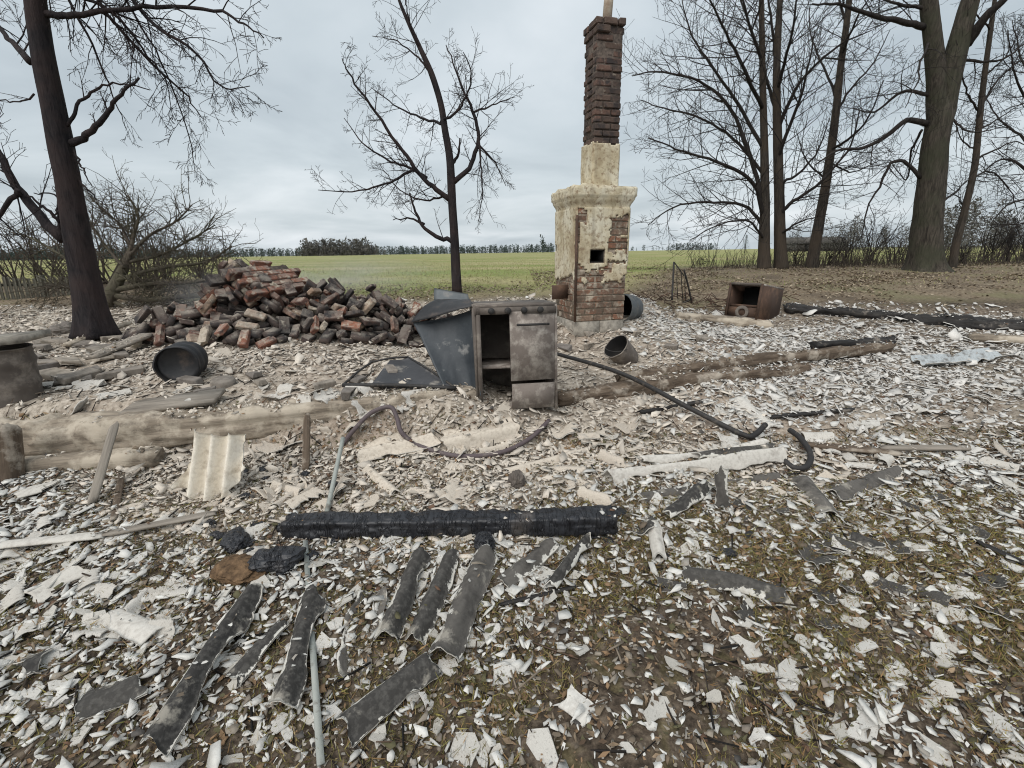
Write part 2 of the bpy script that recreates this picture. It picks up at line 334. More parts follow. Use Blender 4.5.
# ------------------------------------------------------------------ object helpers
def tag(o, label=None, cat=None, group=None, kind=None):
    if label: o['label'] = label
    if cat: o['category'] = cat
    if group: o['group'] = group
    if kind: o['kind'] = kind
    elif label: o['kind'] = 'thing'
    return o
def thing(name, label, cat, loc, group=None):
    o = bpy.data.objects.new(name, None); COL.objects.link(o); o.location = tuple(loc); o.empty_display_size = 0.1
    return tag(o, label, cat, group)
def link(name, me, parent=None, loc=None, mat4=None):
    o = bpy.data.objects.new(name, me); COL.objects.link(o)
    if parent is not None: o.parent = parent
    if mat4 is not None: o.matrix_basis = mat4
    elif loc is not None: o.location = tuple(loc)
    return o
class MB:
    """collects vertices and polygons (any size) and makes one mesh"""
    def __init__(self): self.v = []; self.f = []; self.nv = 0; self.mi = []
    def add(self, v, f, mi=0):
        v = np.asarray(v, float).reshape(-1, 3)
        o = self.nv; self.v.append(v); self.nv += len(v)
        self.f += [tuple(i + o for i in q) for q in f]; self.mi += [mi] * len(f) if isinstance(mi, int) else list(mi)
        return o
    def box(self, c, s, rot=None, mi=0):
        sx, sy, sz = [k / 2 for k in s]
        v = np.array([(x, y, z) for x in (-sx, sx) for y in (-sy, sy) for z in (-sz, sz)])
        if rot is not None: v = v @ np.array(rot).T
        self.add(v + np.array(c), [(0, 1, 3, 2), (4, 6, 7, 5), (0, 4, 5, 1), (2, 3, 7, 6), (0, 2, 6, 4), (1, 5, 7, 3)], mi)
    def tube(self, pts, rad, k=6, caps=True, mi=0):
        pts = np.asarray(pts, float); n = len(pts); rad = np.broadcast_to(np.asarray(rad, float), (n,))
        t = np.gradient(pts, axis=0); t /= np.linalg.norm(t, axis=1, keepdims=True) + 1e-9
        ref = np.array([0.0, 0, 1]) if abs(t[:, 2].mean()) < 0.8 else np.array([1.0, 0, 0])
        u = np.cross(t, ref); u /= np.linalg.norm(u, axis=1, keepdims=True) + 1e-9; w = np.cross(t, u)
        a = np.arange(k) * 2 * math.pi / k
        v = pts[:, None] + rad[:, None, None] * (u[:, None] * np.cos(a)[None, :, None] + w[:, None] * np.sin(a)[None, :, None])
        f = [(i * k + j, i * k + (j + 1) % k, (i + 1) * k + (j + 1) % k, (i + 1) * k + j) for i in range(n - 1) for j in range(k)]
        if caps: f += [tuple(range(k - 1, -1, -1)), tuple((n - 1) * k + j for j in range(k))]
        self.add(v.reshape(-1, 3), f, mi)
    def mesh(self, name, mats, org=(0, 0, 0), smooth=False):
        me = bpy.data.meshes.new(name); v = np.concatenate(self.v) - np.array(org)
        me.vertices.add(len(v)); me.vertices.foreach_set('co', v.astype(np.float32).ravel())
        ls = np.fromiter((len(q) for q in self.f), np.int32, len(self.f))
        lv = np.fromiter((i for q in self.f for i in q), np.int32, int(ls.sum()))
        me.loops.add(len(lv)); me.loops.foreach_set('vertex_index', lv)
        me.polygons.add(len(ls)); st = np.concatenate([[0], np.cumsum(ls)[:-1]]).astype(np.int32)
        me.polygons.foreach_set('loop_start', st); me.polygons.foreach_set('loop_total', ls)
        for m in ([mats] if isinstance(mats, str) else mats): me.materials.append(MATS[m])
        me.polygons.foreach_set('material_index', np.array(self.mi, np.int32))
        if smooth: me.polygons.foreach_set('use_smooth', np.ones(len(ls), bool))
        me.update(calc_edges=True); return me
    def build(self, name, mats, parent=None, org=None, smooth=False):
        """vertices are in world space; org is the thing's base"""
        if org is None and parent is not None:
            root = parent
            while root.parent is not None: root = root.parent
            org = tuple(root.location)
        elif org is None: org = np.mean(np.concatenate(self.v), 0)
        o = link(name, self.mesh(name, mats, org, smooth), parent)
        if parent is None: o.location = tuple(org)
        return o
def frame(xdir, up):
    x = np.asarray(xdir, float); x = x / np.linalg.norm(x); up = np.asarray(up, float)
    z = up - x * (up @ x); z /= np.linalg.norm(z); y = np.cross(z, x)
    return np.stack([x, y, z], 1)                 # columns
def to4(Rm, loc, s=(1, 1, 1)):
    M = Matrix.Identity(4)
    for i in range(3):
        for j in range(3): M[i][j] = Rm[i, j] * s[j]
        M[i][3] = loc[i]
    return M
def rotz(a): c, s = math.cos(a), math.sin(a); return np.array([[c, -s, 0], [s, c, 0], [0, 0, 1.0]])
def rotx(a): c, s = math.cos(a), math.sin(a); return np.array([[1.0, 0, 0], [0, c, -s], [0, s, c]])
def roty(a): c, s = math.cos(a), math.sin(a); return np.array([[c, 0, s], [0, 1.0, 0], [-s, 0, c]])
def spline(pts, n):
    """Catmull-Rom through the points"""
    p = np.asarray(pts, float); p = np.vstack([2 * p[0] - p[1], p, 2 * p[-1] - p[-2]])
    m = len(p) - 3; out = []
    for t in np.linspace(0, m - 1e-6, n):
        i = int(t); u = t - i; a, b, c, d = p[i:i + 4]
        out.append(0.5 * ((2 * b) + (c - a) * u + (2 * a - 5 * b + 4 * c - d) * u * u + (3 * b - a - 3 * c + d) * u ** 3))
    return np.array(out)

# ------------------------------------------------------------------ ground: one sheet to the horizon
def axis(lo, hi, fine, step, growth):
    a = list(np.arange(fine[0], fine[1] + step, step)); d = step
    while a[-1] < hi: d *= growth; a.append(a[-1] + d)
    d = step
    while a[0] > lo: d *= growth; a.insert(0, a[0] - d)
    return np.array(a)
def make_ground():
    xs = axis(-2500, 2500, (-5.2, 5.2), 0.036, 1.06); ys = axis(-60, 3000, (0.7, 7.6), 0.036, 1.05)
    X, Y = np.meshgrid(xs, ys); Z = terrain(X, Y)
    # fine lumps where debris lies (geometry finer than the placement surface)
    dm = debris_mask(X, Y); fx = fbm(X * 16, Y * 16, 12, 3) - 0.5
    Z = Z + dm * 0.022 * fx
    ny, nx = X.shape; V = np.stack([X, Y, Z], -1).reshape(-1, 3)
    i = np.arange(ny - 1)[:, None] * nx + np.arange(nx - 1)[None, :]
    F = np.stack([i, i + 1, i + nx + 1, i + nx], -1).reshape(-1, 4)
    me = bpy.data.meshes.new('ground'); me.vertices.add(len(V)); me.vertices.foreach_set('co', V.astype(np.float32).ravel())
    me.loops.add(F.size); me.loops.foreach_set('vertex_index', F.astype(np.int32).ravel())
    me.polygons.add(len(F)); me.polygons.foreach_set('loop_start', np.arange(0, F.size, 4, dtype=np.int32)); me.polygons.foreach_set('loop_total', np.full(len(F), 4, np.int32))
    me.polygons.foreach_set('use_smooth', np.ones(len(F), bool)); me.update(calc_edges=True)
    at = me.attributes.new('zone', 'FLOAT_COLOR', 'POINT')
    C = np.stack([ash_mask(X, Y), litter_mask(X, Y) * (1 - debris_mask(X, Y)), green_mask(X, Y), np.ones_like(X)], -1)
    at.data.foreach_set('color', C.astype(np.float32).ravel())
    me.materials.append(MATS['ground']); o = link('ground', me); tag(o, kind='structure')
make_ground()

# ------------------------------------------------------------------ bare trees
def limb_grow(mb, p, d, L, r, lev, maxlev, up, rnd, dens, rmin, droop=0.0, wob=0.10):
    n = 5 if lev < maxlev else 4
    pts = [p]; seg = L / (n - 1); q = p
    for i in range(n - 1):
        d = d + np.array([rnd.gauss(0, wob), rnd.gauss(0, wob), rnd.gauss(0, wob) + up - droop]); d = d / np.linalg.norm(d)
        q = q + d * seg; pts.append(q)
    rad = np.linspace(r, max(r * 0.35, rmin * 0.7), n)
    mb.tube(pts, rad, 3 if r < 0.02 else 5, caps=False)
    if lev >= maxlev: return
    m = max(2, int(dens * (0.6 + 0.8 * rnd.random())))
    for j in range(m):
        t = 0.15 + 0.85 * (j + rnd.random()) / m; t = min(t, 0.98)
        k = min(int(t * (n - 1)), n - 2); w = t * (n - 1) - k
        pp = pts[k] * (1 - w) + pts[k + 1] * w; dd = pts[k + 1] - pts[k]; dd = dd / np.linalg.norm(dd)
        side = np.array([rnd.gauss(0, 1), rnd.gauss(0, 1), rnd.gauss(0, 1)]); side -= dd * (side @ dd); side /= np.linalg.norm(side) + 1e-9
        nd = dd * 0.65 + side * (0.65 + 0.3 * rnd.random())
        limb_grow(mb, pp, nd / np.linalg.norm(nd), L * (0.35 + 0.3 * rnd.random()) * (1.1 - 0.4 * t), max(rad[k] * 0.55, rmin * 0.8), lev + 1, maxlev, up, rnd, dens, rmin, droop, wob)
def px_line(pts, Y, rnd, spread=0.0):
    """photo polyline at distance Y, its far end swung towards or away from the viewer by spread metres"""
    n = len(pts); return np.array([PY(p[0], p[1], Y + spread * i / max(n - 1, 1)) for i, p in enumerate(pts)])
def tree(name, label, Y, trunk, limbs, mat, seed, dens=5, maxlev=3, up=0.03, rmin=0.004, droop=0.0, group=None, twigmat=None, twigL=0.5, flare=0, spreadmax=1.3, forks=()):
    rnd = random.Random(seed)
    base = PY(trunk[0][0], trunk[0][1], Y); base[2] = tz(base[0], base[1]) - 0.05
    t = thing(name, label, 'tree', base, group)
    def trunk_part(pl, nm):
        pts = px_line([q[:2] for q in pl], Y, rnd)
        n = len(pts) * 6; c = spline(pts, n); rr = np.interp(np.linspace(0, 1, n), np.linspace(0, 1, len(pl)), [px_rad(pp, q[2]) for pp, q in zip(pts, pl)])
        mb = MB(); k = 20 if rr[0] > 0.1 else 12
        mb.tube(c, rr, k)
        v = mb.v[0].reshape(n, k, 3); a = np.arange(k) * 2 * math.pi / k; cc = c[:, None]
        h = c[:, 2][:, None]; z0 = c[0, 2]
        nz = 1 + 0.16 * (fbm(np.cos(a)[None] * 2 + seed + 0 * h, h * 1.5 + np.sin(a)[None] * 2, 3, 3) - 0.5) + 0.06 * (vnoise(a[None] * 4 + 0 * h, h * 3, 2) - 0.5)
        if flare: nz = nz + flare * np.exp(-(h - z0) / 0.22) * (0.55 + 0.45 * np.cos(a * 5 + 1)[None])
        mb.v[0] = (cc + (v - cc) * nz[..., None]).reshape(-1, 3)
        mb.build(nm, mat, t, smooth=True); return c, rr
    c, rr = trunk_part(trunk, 'trunk')
    for fk in forks: trunk_part(fk, 'trunk')
    for li in limbs:
        pl = li[0]; r0 = px_rad(PY(*pl[0], Y), li[1]) * 0.85; r1 = px_rad(PY(*pl[-1], Y), li[2]) * 0.6; o = li[3] if len(li) > 3 else {}
        sp = o.get('s', rnd.uniform(-spreadmax, spreadmax)); pts = px_line(pl, Y, rnd, sp)
        n = max(6, len(pts) * 4); cc = spline(pts, n); cc[1:-1] += np.array([[rnd.gauss(0, .008) for _ in range(3)] for _ in range(n - 2)])
        r = np.linspace(r0, r1, n); mb = MB(); mb.tube(cc, r, 7)
        ln = np.linalg.norm(np.diff(cc, axis=0), axis=1).sum()
        m = int(ln * o.get('d', dens) / max(twigL, .2) * 0.9) + 2
        for j in range(m):
            tt = 0.12 + 0.88 * (j + rnd.random()) / m; k = min(int(tt * (n - 1)), n - 2)
            dd = cc[k + 1] - cc[k]; dd /= np.linalg.norm(dd)
            side = np.array([rnd.gauss(0, 1), rnd.gauss(0, 1), rnd.gauss(0, .8)]); side -= dd * (side @ dd); side /= np.linalg.norm(side) + 1e-9
            nd = dd * 0.6 + side * 0.7; nd /= np.linalg.norm(nd)
            limb_grow(mb, cc[k], nd, o.get('L', twigL) * (0.6 + 0.9 * rnd.random()) * (1.15 - 0.5 * tt), min(max(r[k] * 0.5, rmin), rmin * 3.2), 1, o.get('lev', maxlev), o.get('up', up), rnd, o.get('dd', 4), rmin, o.get('dr', droop))
        mb.build('branch', twigmat or mat, t, smooth=True)
    return t

tree('burnt_tree', 'thick charred black tree rising beside the picket fence and brush', 6.0,
     [(98, 336, 20), (90, 300, 17), (79, 245, 15.5), (70, 190, 14.5), (60, 140, 14.5), (48, 80, 14), (38, 20, 13), (30, -60, 12), (24, -160, 12), (22, -260, 10), (30, -380, 7)],
     [([(64, 240), (40, 216), (15, 186), (0, 155), (-32, 105), (-50, 40)], 8.5, 4),
      ([(18, 190), (0, 215), (-12, 250)], 4.5, 3, {'d': 1, 's': 0.2}),
      ([(60, 222), (45, 208), (28, 196)], 3, 2, {'d': 0.3, 's': -0.1}),
      ([(72, 143), (88, 134), (104, 118), (118, 97), (139, 78)], 6, 2.2, {'d': 0.4, 's': -0.3, 'L': .15}),
      ([(67, 126), (80, 103), (97, 89), (120, 83), (150, 90)], 3, 1, {'d': 0.8, 's': 0.2, 'L': .2}),
      ([(30, 62), (12, 42), (-6, 20), (-20, -15)], 5.5, 3, {'d': 1}),
      ([(46, 14), (72, 15), (100, 12), (150, 7), (213, 10), (240, 22), (264, 38)], 5.5, 1, {'dr': 0.10, 's': -0.3, 'L': .5, 'd': 4}),
      ([(28, -80), (70, -40), (108, 15), (150, 62), (186, 95), (202, 118)], 4.5, 0.8, {'dr': 0.16, 's': 0.3, 'L': .5, 'd': 5}),
      ([(28, -90), (90, -50), (150, 20), (195, 52), (222, 88), (250, 86)], 4.5, 0.7, {'dr': 0.14, 's': -0.2, 'L': .5, 'd': 5}),
      ([(30, -50), (62, -10), (95, 50), (112, 95), (126, 128)], 3, 0.6, {'dr': 0.2, 's': 0.2, 'L': .35, 'd': 3}),
      ([(28, -110), (80, -60), (125, 0), (160, 60), (190, 140), (195, 178)], 3, 0.5, {'dr': 0.2, 's': 0.5, 'L': .4, 'd': 4}),
      ([(60, -10), (110, 10), (140, 45), (165, 80), (172, 112)], 3, 0.6, {'dr': 0.15, 's': 0.1, 'L': .45, 'd': 6}),
      ([(26, -130), (-10, -110), (-60, -130)], 6, 2),
      ([(34, 94), (22, 101), (0, 101), (-20, 98)], 1.6, 1, {'d': 1, 's': 0.2, 'L': .2}),
      ([(74, 150), (80, 165), (84, 172), (92, 186)], 1.8, 1, {'d': 0.6, 's': -.1, 'L': .12}),
      ([(79, 180), (92, 194), (108, 206)], 1.6, 0.8, {'d': 0.6, 's': -.1, 'L': .15}),
      ([(62, 236), (57, 215), (57, 196), (34, 193)], 2.6, 1.2, {'d': 0.4, 's': .15, 'L': .15})],
     'bark_burnt', 5, dens=2.5, maxlev=3, rmin=0.0032, flare=0.5)

tree('burnt_tree', 'slender blackened young tree with snapped twigs at the green field edge', 8.8,
     [(457, 294, 5.2), (455, 250, 4.4), (452, 200, 4.1), (450, 160, 3.9), (445, 130, 3.5), (441, 105, 3.1), (432, 75, 3), (420, 48, 2.4), (408, 22, 1.9), (399, 0, 1.5), (394, -18, 1)],
     [([(455, 242), (437, 237), (424, 227), (415, 210), (410, 193)], 3, 1.2, {'d': .5, 's': -.2}),
      ([(424, 224), (410, 218), (393, 220)], 1.6, .7, {'d': 1, 's': .2, 'L': .2}),
      ([(450, 200), (430, 185), (415, 168), (395, 140), (370, 105), (350, 75), (342, 58)], 3.2, .7, {'s': -.5}),
      ([(427, 178), (410, 168), (388, 160), (362, 142), (344, 118)], 2, .6, {'s': .5}),
      ([(413, 170), (390, 182), (360, 191), (318, 190)], 1.8, .6, {'s': -.4}),
      ([(454, 182), (470, 166), (478, 142), (475, 118), (465, 95), (456, 70), (446, 45)], 3.2, .8, {'s': .3}),
      ([(445, 124), (425, 119), (400, 108), (372, 88)], 1.9, .6, {'s': .6}),
      ([(478, 137), (481, 165), (482, 192), (478, 222)], 1.4, .5, {'dr': .12, 's': -.2, 'd': 4}),
      ([(474, 112), (490, 106), (515, 97)], 1.4, .5, {'s': .2}),
      ([(479, 145), (494, 162), (506, 186)], 1.3, .5, {'dr': .1, 's': .3}),
      ([(441, 122), (455, 113), (467, 96), (471, 72), (463, 52)], 1.8, .6, {'s': -.5}),
      ([(430, 72), (418, 58), (398, 42), (372, 36)], 1.4, .5, {'s': .4}),
      ([(423, 55), (412, 30), (406, 8), (404, -12)], 1.4, .5, {'s': -.3}),
      ([(451, 165), (458, 155), (460, 138)], 2.2, 1.2, {'d': .2, 's': 0}),
      ([(447, 195), (425, 200), (400, 190), (380, 165)], 1.4, .5, {'s': .7})],
     'bark_burnt', 8, dens=3.8, maxlev=3, rmin=0.0032, twigL=0.48, up=0.02)

tree('bare_tree', 'twin-stemmed bare tree with fine arching branches at the yard edge', 12.6,
     [(764, 270, 7.5), (764, 245, 6), (765, 200, 5), (764, 140, 4), (763, 90, 3.6), (762, 40, 3), (761, -20, 2.6), (758, -120, 1.8)],
     [([(763, 216), (756, 188), (738, 171), (710, 160), (680, 150), (648, 138)], 3, .8),
      ([(763, 200), (748, 150), (730, 108), (700, 82), (660, 72), (632, 76)], 3, .8),
      ([(764, 150), (742, 110), (715, 70), (692, 35), (682, 0)], 2.6, .8),
      ([(763, 110), (742, 65), (722, 25), (700, -20)], 2.6, 1),
      ([(762, 60), (748, 20), (735, -30)], 2.4, 1),
      ([(765, 228), (745, 206), (710, 202), (672, 208), (648, 225)], 2.4, .7),
      ([(764, 175), (735, 140), (700, 118), (662, 108), (640, 100)], 2.2, .7),
      ([(764, 240), (750, 222), (722, 224), (690, 240)], 1.6, .6),
      ([(779, 216), (792, 202), (818, 184), (848, 150), (860, 110)], 2.8, .9),
      ([(777, 160), (792, 120), (806, 78), (815, 30)], 2.6, .9),
      ([(778, 130), (800, 82), (838, 46), (872, 30)], 2.6, .8),
      ([(777, 90), (790, 40), (800, -20)], 2.5, 1),
      ([(776, 60), (770, 10), (760, -50)], 2.2, 1),
      ([(778, 185), (800, 172), (818, 150), (830, 118)], 2, .7),
      ([(776, 110), (760, 60), (745, 10), (728, -30)], 2.3, 1),
      ([(778, 235), (800, 222), (828, 214)], 1.6, .6)],
     'bark_grey', 21, dens=7.5, maxlev=3, rmin=0.0046, twigL=1.15, up=0.05, twigmat='bark_twig', spreadmax=2.0,
     forks=([(781, 270, 8), (780, 240, 6.2), (779, 190, 5.4), (777, 120, 4.6), (777, 60, 3.8), (780, 0, 3), (786, -100, 2)],))
tree('bare_tree', 'leaning pale brown bare trunk between twin-stemmed tree and oak', 12.9,
     [(811, 272, 7.5), (816, 240, 6), (824, 195, 5.2), (831, 150, 4.6), (836, 110, 4.2), (841, 65, 3.8), (847, 20, 3.4), (853, -40, 2.8), (862, -130, 2)],
     [([(830, 150), (848, 140), (868, 118), (884, 80)], 2.2, .8), ([(834, 118), (850, 90), (874, 62), (890, 30)], 2, .7),
      ([(837, 100), (826, 72), (812, 40), (808, 0)], 2, .7), ([(842, 55), (856, 20), (875, -10)], 2, .8),
      ([(826, 180), (806, 160), (796, 130)], 1.5, .6), ([(846, 22), (835, -10), (826, -50)], 2, .8), ([(829, 162), (852, 172), (880, 160)], 1.5, .6)],
     'bark_grey', 31, dens=3.6, maxlev=3, rmin=0.0046, twigL=0.95, up=0.04, twigmat='bark_twig', spreadmax=1.6)
tree('oak_tree', 'massive forked oak with moss-tinted bark and flared roots', 11.4,
     [(924, 275, 24), (925, 262, 19), (927, 225, 16.5), (931, 185, 15.5), (935, 145, 15), (940, 115, 15), (942, 96, 9)],
     [([(927, 124), (908, 120), (886, 136), (864, 148), (838, 150), (815, 165)], 4.6, 1.2, {'d': 2}),
      ([(924, 27), (900, 21), (870, 15), (842, 5), (812, 4)], 5, 1.5, {'d': 2}),
      ([(930, 95), (902, 92), (874, 112), (852, 108)], 3, .9),
      ([(920, 178), (905, 162), (890, 164), (880, 186), (868, 206), (862, 240)], 3, 1, {'d': 2}),
      ([(922, 130), (912, 150), (906, 180), (890, 160)], 2, .8),
      ([(931, 40), (920, 62), (918, 80), (905, 108)], 2, .7),
      ([(926, 8), (895, 3), (860, -12)], 3, 1),
      ([(966, 45), (985, 18), (1012, -8), (1040, -30)], 8, 4, {'d': 1}),
      ([(950, 115), (962, 128), (978, 132), (1000, 128)], 2, .7),
      ([(957, 60), (1000, 60), (1030, 40)], 2.5, 1),
      ([(945, 200), (958, 190), (970, 180), (990, 182)], 1.6, .7),
      ([(930, -20), (900, -50), (870, -90)], 5, 2)],
     'bark_oak', 41, dens=3.0, maxlev=3, rmin=0.0045, twigL=0.85, up=-0.01, twigmat='bark_twig', flare=0.55, spreadmax=1.2,
     forks=([(936, 150, 7), (936, 112, 11), (936, 80, 11), (934, 50, 10.5), (930, 15, 10), (925, -40, 8.5), (920, -130, 6)],
            [(938, 150, 7), (944, 112, 12.5), (950, 78, 13), (958, 45, 12.5), (968, 8, 11), (983, -40, 9), (1000, -120, 7)]))
tree('bare_tree', 'slim young bare tree growing close beside the massive oak', 11.9,
     [(951, 272, 5.4), (956, 245, 4.6), (966, 205, 4.2), (975, 165, 4), (979, 125, 3.8), (984, 80, 3.4), (990, 35, 3), (996, -10, 2.5), (1004, -80, 1.8)],
     [([(977, 110), (968, 92), (960, 70), (956, 40)], 1.8, .7), ([(981, 105), (1000, 78), (1024, 58), (1050, 45)], 2, .7),
      ([(975, 160), (995, 150), (1015, 142), (1035, 150)], 1.8, .7), ([(972, 178), (990, 172), (1010, 190), (1018, 215)], 1.8, .7),
      ([(985, 75), (1004, 58), (1020, 30)], 1.7, .6), ([(978, 130), (1000, 118), (1026, 100)], 1.7, .6), ([(990, 30), (975, 10), (970, -20)], 1.5, .6),
      ([(966, 208), (956, 196), (940, 192)], 1.3, .6), ([(976, 150), (962, 140), (954, 120)], 1.5, .6)],
     'bark_grey', 51, dens=3.6, maxlev=3, rmin=0.0045, twigL=0.85, up=0.03, twigmat='bark_twig')
tree('bare_tree', 'dense bare tree with low tangled branches right of the oak', 13.5,
     [(1046, 268, 9), (1044, 200, 8), (1046, 130, 7), (1050, 60, 6), (1056, -20, 5)],
     [([(1044, 190), (1020, 165), (1000, 160), (980, 175)], 3, .8), ([(1044, 170), (1025, 140), (1000, 120), (985, 95)], 3, .8),
      ([(1045, 150), (1030, 110), (1015, 75), (1008, 30)], 3, .8), ([(1046, 210), (1028, 200), (1008, 205), (992, 222)], 2.5, .8),
      ([(1048, 110), (1025, 70), (1012, 20)], 3, .8), ([(1046, 225), (1020, 224), (1004, 240)], 2, .7)],
     'bark_grey', 61, dens=4, maxlev=3, rmin=0.0048, twigL=1.0, up=0.0, twigmat='bark_twig')

# ------------------------------------------------------------------ brick meshes
def brick_mesh(name, L, Wd, H, mat, seed, chip=0.012):
    rnd = random.Random(seed); bm = bmesh.new(); bmesh.ops.create_cube(bm, size=1)
    for v in bm.verts:
        v.co.x *= L; v.co.y *= Wd; v.co.z *= H
        v.co += Vector((rnd.uniform(-chip, chip), rnd.uniform(-chip, chip), rnd.uniform(-chip, chip) * .6))
    bmesh.ops.bevel(bm, geom=bm.edges[:], offset=min(0.008, H * .14), segments=1, affect='EDGES')
    if chip > 0.008:
        v = rnd.choice(bm.verts[:]); c = v.co.copy()
        for w in bm.verts:
            if (w.co - c).length < 0.04: w.co *= 0.86
    me = bpy.data.meshes.new(name); bm.to_mesh(me); bm.free(); me.materials.append(MATS[mat]); return me

# ------------------------------------------------------------------ masonry stove with its chimney
def make_stove():
    th = R(15.0); A = P(575, 337)                    # near left corner of the front face
    A = np.array([A[0], A[1], A[2] - 0.02]); ux = np.array([math.cos(th), math.sin(th), 0]); uy = np.array([-math.sin(th), math.cos(th), 0])
    up = np.array([0, 0, 1.0]); Rm = np.stack([ux, uy, up], 1)
    dist = A[1]; def_z = lambda py: PY(590, py, dist)[2] - A[2]
    # widths from the photo at this distance
    w = (PY(628, 300, dist)[0] - PY(576, 300, dist)[0]) / (math.cos(th) - math.sin(th) * 0.18) * .96; D = 0.70
    z_f = def_z(322); z_c = def_z(207); z_t = def_z(184); z_s = def_z(144) + .05; z_top = def_z(19) + .13
    t = thing('masonry_stove', 'tall brick stove with peeling cream plaster and a sooty brick chimney', 'stove', A)
    def Lw(x, y, z): return A + ux * x + uy * y + up * z
    # foundation blocks
    n = 2
    for i in range(n):
        b = MB(); b.box(Lw((i + .5) * w / n, D / 2, z_f / 2 - 0.05), (w / n - 0.012, D, z_f + 0.1), Rm); b.build('foundation_block', 'concrete', t)
    # mortar core, set back behind the bricks
    hz0, hz1 = def_z(263), def_z(250); hx0, hx1 = w * .24, w * .54; core = MB()
    def cb(x0, x1, y0, y1, za, zb): core.box(Lw((x0 + x1) / 2, (y0 + y1) / 2, (za + zb) / 2), (x1 - x0, y1 - y0, zb - za), Rm)
    e_ = .008; cb(e_, w - e_, e_, D - e_, z_f, hz0); cb(e_, w - e_, e_, D - e_, hz1, z_c); cb(e_, hx0, e_, D - e_, hz0, hz1); cb(hx1, w - e_, e_, D - e_, hz0, hz1); cb(hx0, hx1, .34, D - e_, hz0, hz1)
    core = core.build('wall', 'mortar', t)
    def courses(parent, x0, x1, y0, y1, za, zb, ch, bl, bd, mat, seed, hole=None, jit=0.006, lean=(0, 0)):
        rnd = random.Random(seed); protos = {}
        def mesh_for(L, k):
            key = (round(L, 2), k)
            if key not in protos: protos[key] = brick_mesh('brick', round(L, 2) - 0.010, bd, ch - 0.012, mat, seed + len(protos), 0.0045)
            return protos[key]
        nc = int(round((zb - za) / ch)); ch2 = (zb - za) / nc
        for c in range(nc):
            z = za + (c + .5) * ch2; lx = lean[0] * (z - za); ly = lean[1] * (z - za)
            for side in range(4):
                horiz = side % 2 == 0; span = (x1 - x0) if horiz else (y1 - y0) - 2 * bd
                st = 0.0; first = True
                while st < span - 0.03:
                    L = bl if not (first and c % 2) else bl * 0.5
                    if span - st - L < 0.05: L = span - st
                    first = False; m = st + L / 2; st += L
                    jx, jy = rnd.uniform(-jit, jit), rnd.uniform(-jit, jit)
                    if side == 0: q = (x0 + m, y0 + bd / 2 + jy); a = 0
                    elif side == 2: q = (x0 + m, y1 - bd / 2 + jy); a = math.pi
                    elif side == 1: q = (x1 - bd / 2 + jx, y0 + bd + m); a = math.pi / 2
                    else: q = (x0 + bd / 2 + jx, y0 + bd + m); a = -math.pi / 2
                    if hole and side == 0 and q[0] + L / 2 > hole[0] and q[0] - L / 2 < hole[1] and hole[2] - ch2 * .45 < z < hole[3] + ch2 * .45: continue
                    if hole and side == 0 and c == nc - 1 and rnd.random() < 0: continue
                    wpos = Lw(q[0] + lx, q[1] + ly, z) - A
                    link('brick', mesh_for(L, rnd.randrange(2)), parent, mat4=to4(Rm @ rotz(a + rnd.uniform(-.015, .015)), wpos))
    courses(core, 0, w, 0, D, z_f, z_c, 0.079, 0.245, 0.11, 'brick_stove', 100, hole=(hx0 + .02, hx1 - .02, hz0, hz1))
    fo = MB(); g_ = .012
    for (x0, x1, y0, y1, za, zb) in ((hx0, hx1, .33, .338, hz0, hz1), (hx0, hx0 + g_, .02, .33, hz0, hz1), (hx1 - g_, hx1, .02, .33, hz0, hz1), (hx0 + g_, hx1 - g_, .02, .33, hz0, hz0 + g_), (hx0 + g_, hx1 - g_, .02, .33, hz1 - g_, hz1)):
        fo.box(Lw((x0 + x1) / 2, (y0 + y1) / 2, (za + zb) / 2), (x1 - x0, y1 - y0, zb - za), Rm)
    fo.build('flue_opening', 'soot_dark', t)
    # plaster coats with ragged edges
    def coat(name, O, U, V, N, wu, hv, keep, seed, th_=0.016):
        nu, nv = int(wu / 0.016), int(hv / 0.016); us = np.linspace(0, wu, nu + 1); vs_ = np.linspace(0, hv, nv + 1)
        Ug, Vg = np.meshgrid(us, vs_)
        off = th_ + 0.014 * (fbm(Ug * 4 + seed, Vg * 4, 3, 4) - 0.5)
        jitx = 0.006 * (vnoise(Ug * 70, Vg * 70, 1) - .5); top = O + U * (Ug + jitx)[..., None] + V * Vg[..., None] + N * off[..., None]
        bot = O + U * (Ug + jitx)[..., None] + V * Vg[..., None] - N * 0.004
        um = (us[:-1] + us[1:]) / 2; vm = (vs_[:-1] + vs_[1:]) / 2; UM, VM = np.meshgrid(um, vm); K = keep(UM / wu, VM / hv, UM, VM)
        mb = MB(); W1 = nu + 1; nn = W1 * (nv + 1); faces = []
        for j in range(nv):
            for i in range(nu):
                if not K[j, i]: continue
                a, b, c, d = j * W1 + i, j * W1 + i + 1, (j + 1) * W1 + i + 1, (j + 1) * W1 + i
                faces.append((a, b, c, d))
                for (p, q, jj, ii) in ((a, b, j - 1, i), (b, c, j, i + 1), (c, d, j + 1, i), (d, a, j, i - 1)):
                    if not (0 <= jj < nv and 0 <= ii < nu and K[jj, ii]): faces.append((q, p, p + nn, q + nn))
        mb.add(np.concatenate([top.reshape(-1, 3), bot.reshape(-1, 3)]), faces); return mb.build(name, 'plaster', t)
    H = z_c - z_f
    hb = ((hz0 - z_f) / H, (hz1 - z_f) / H)
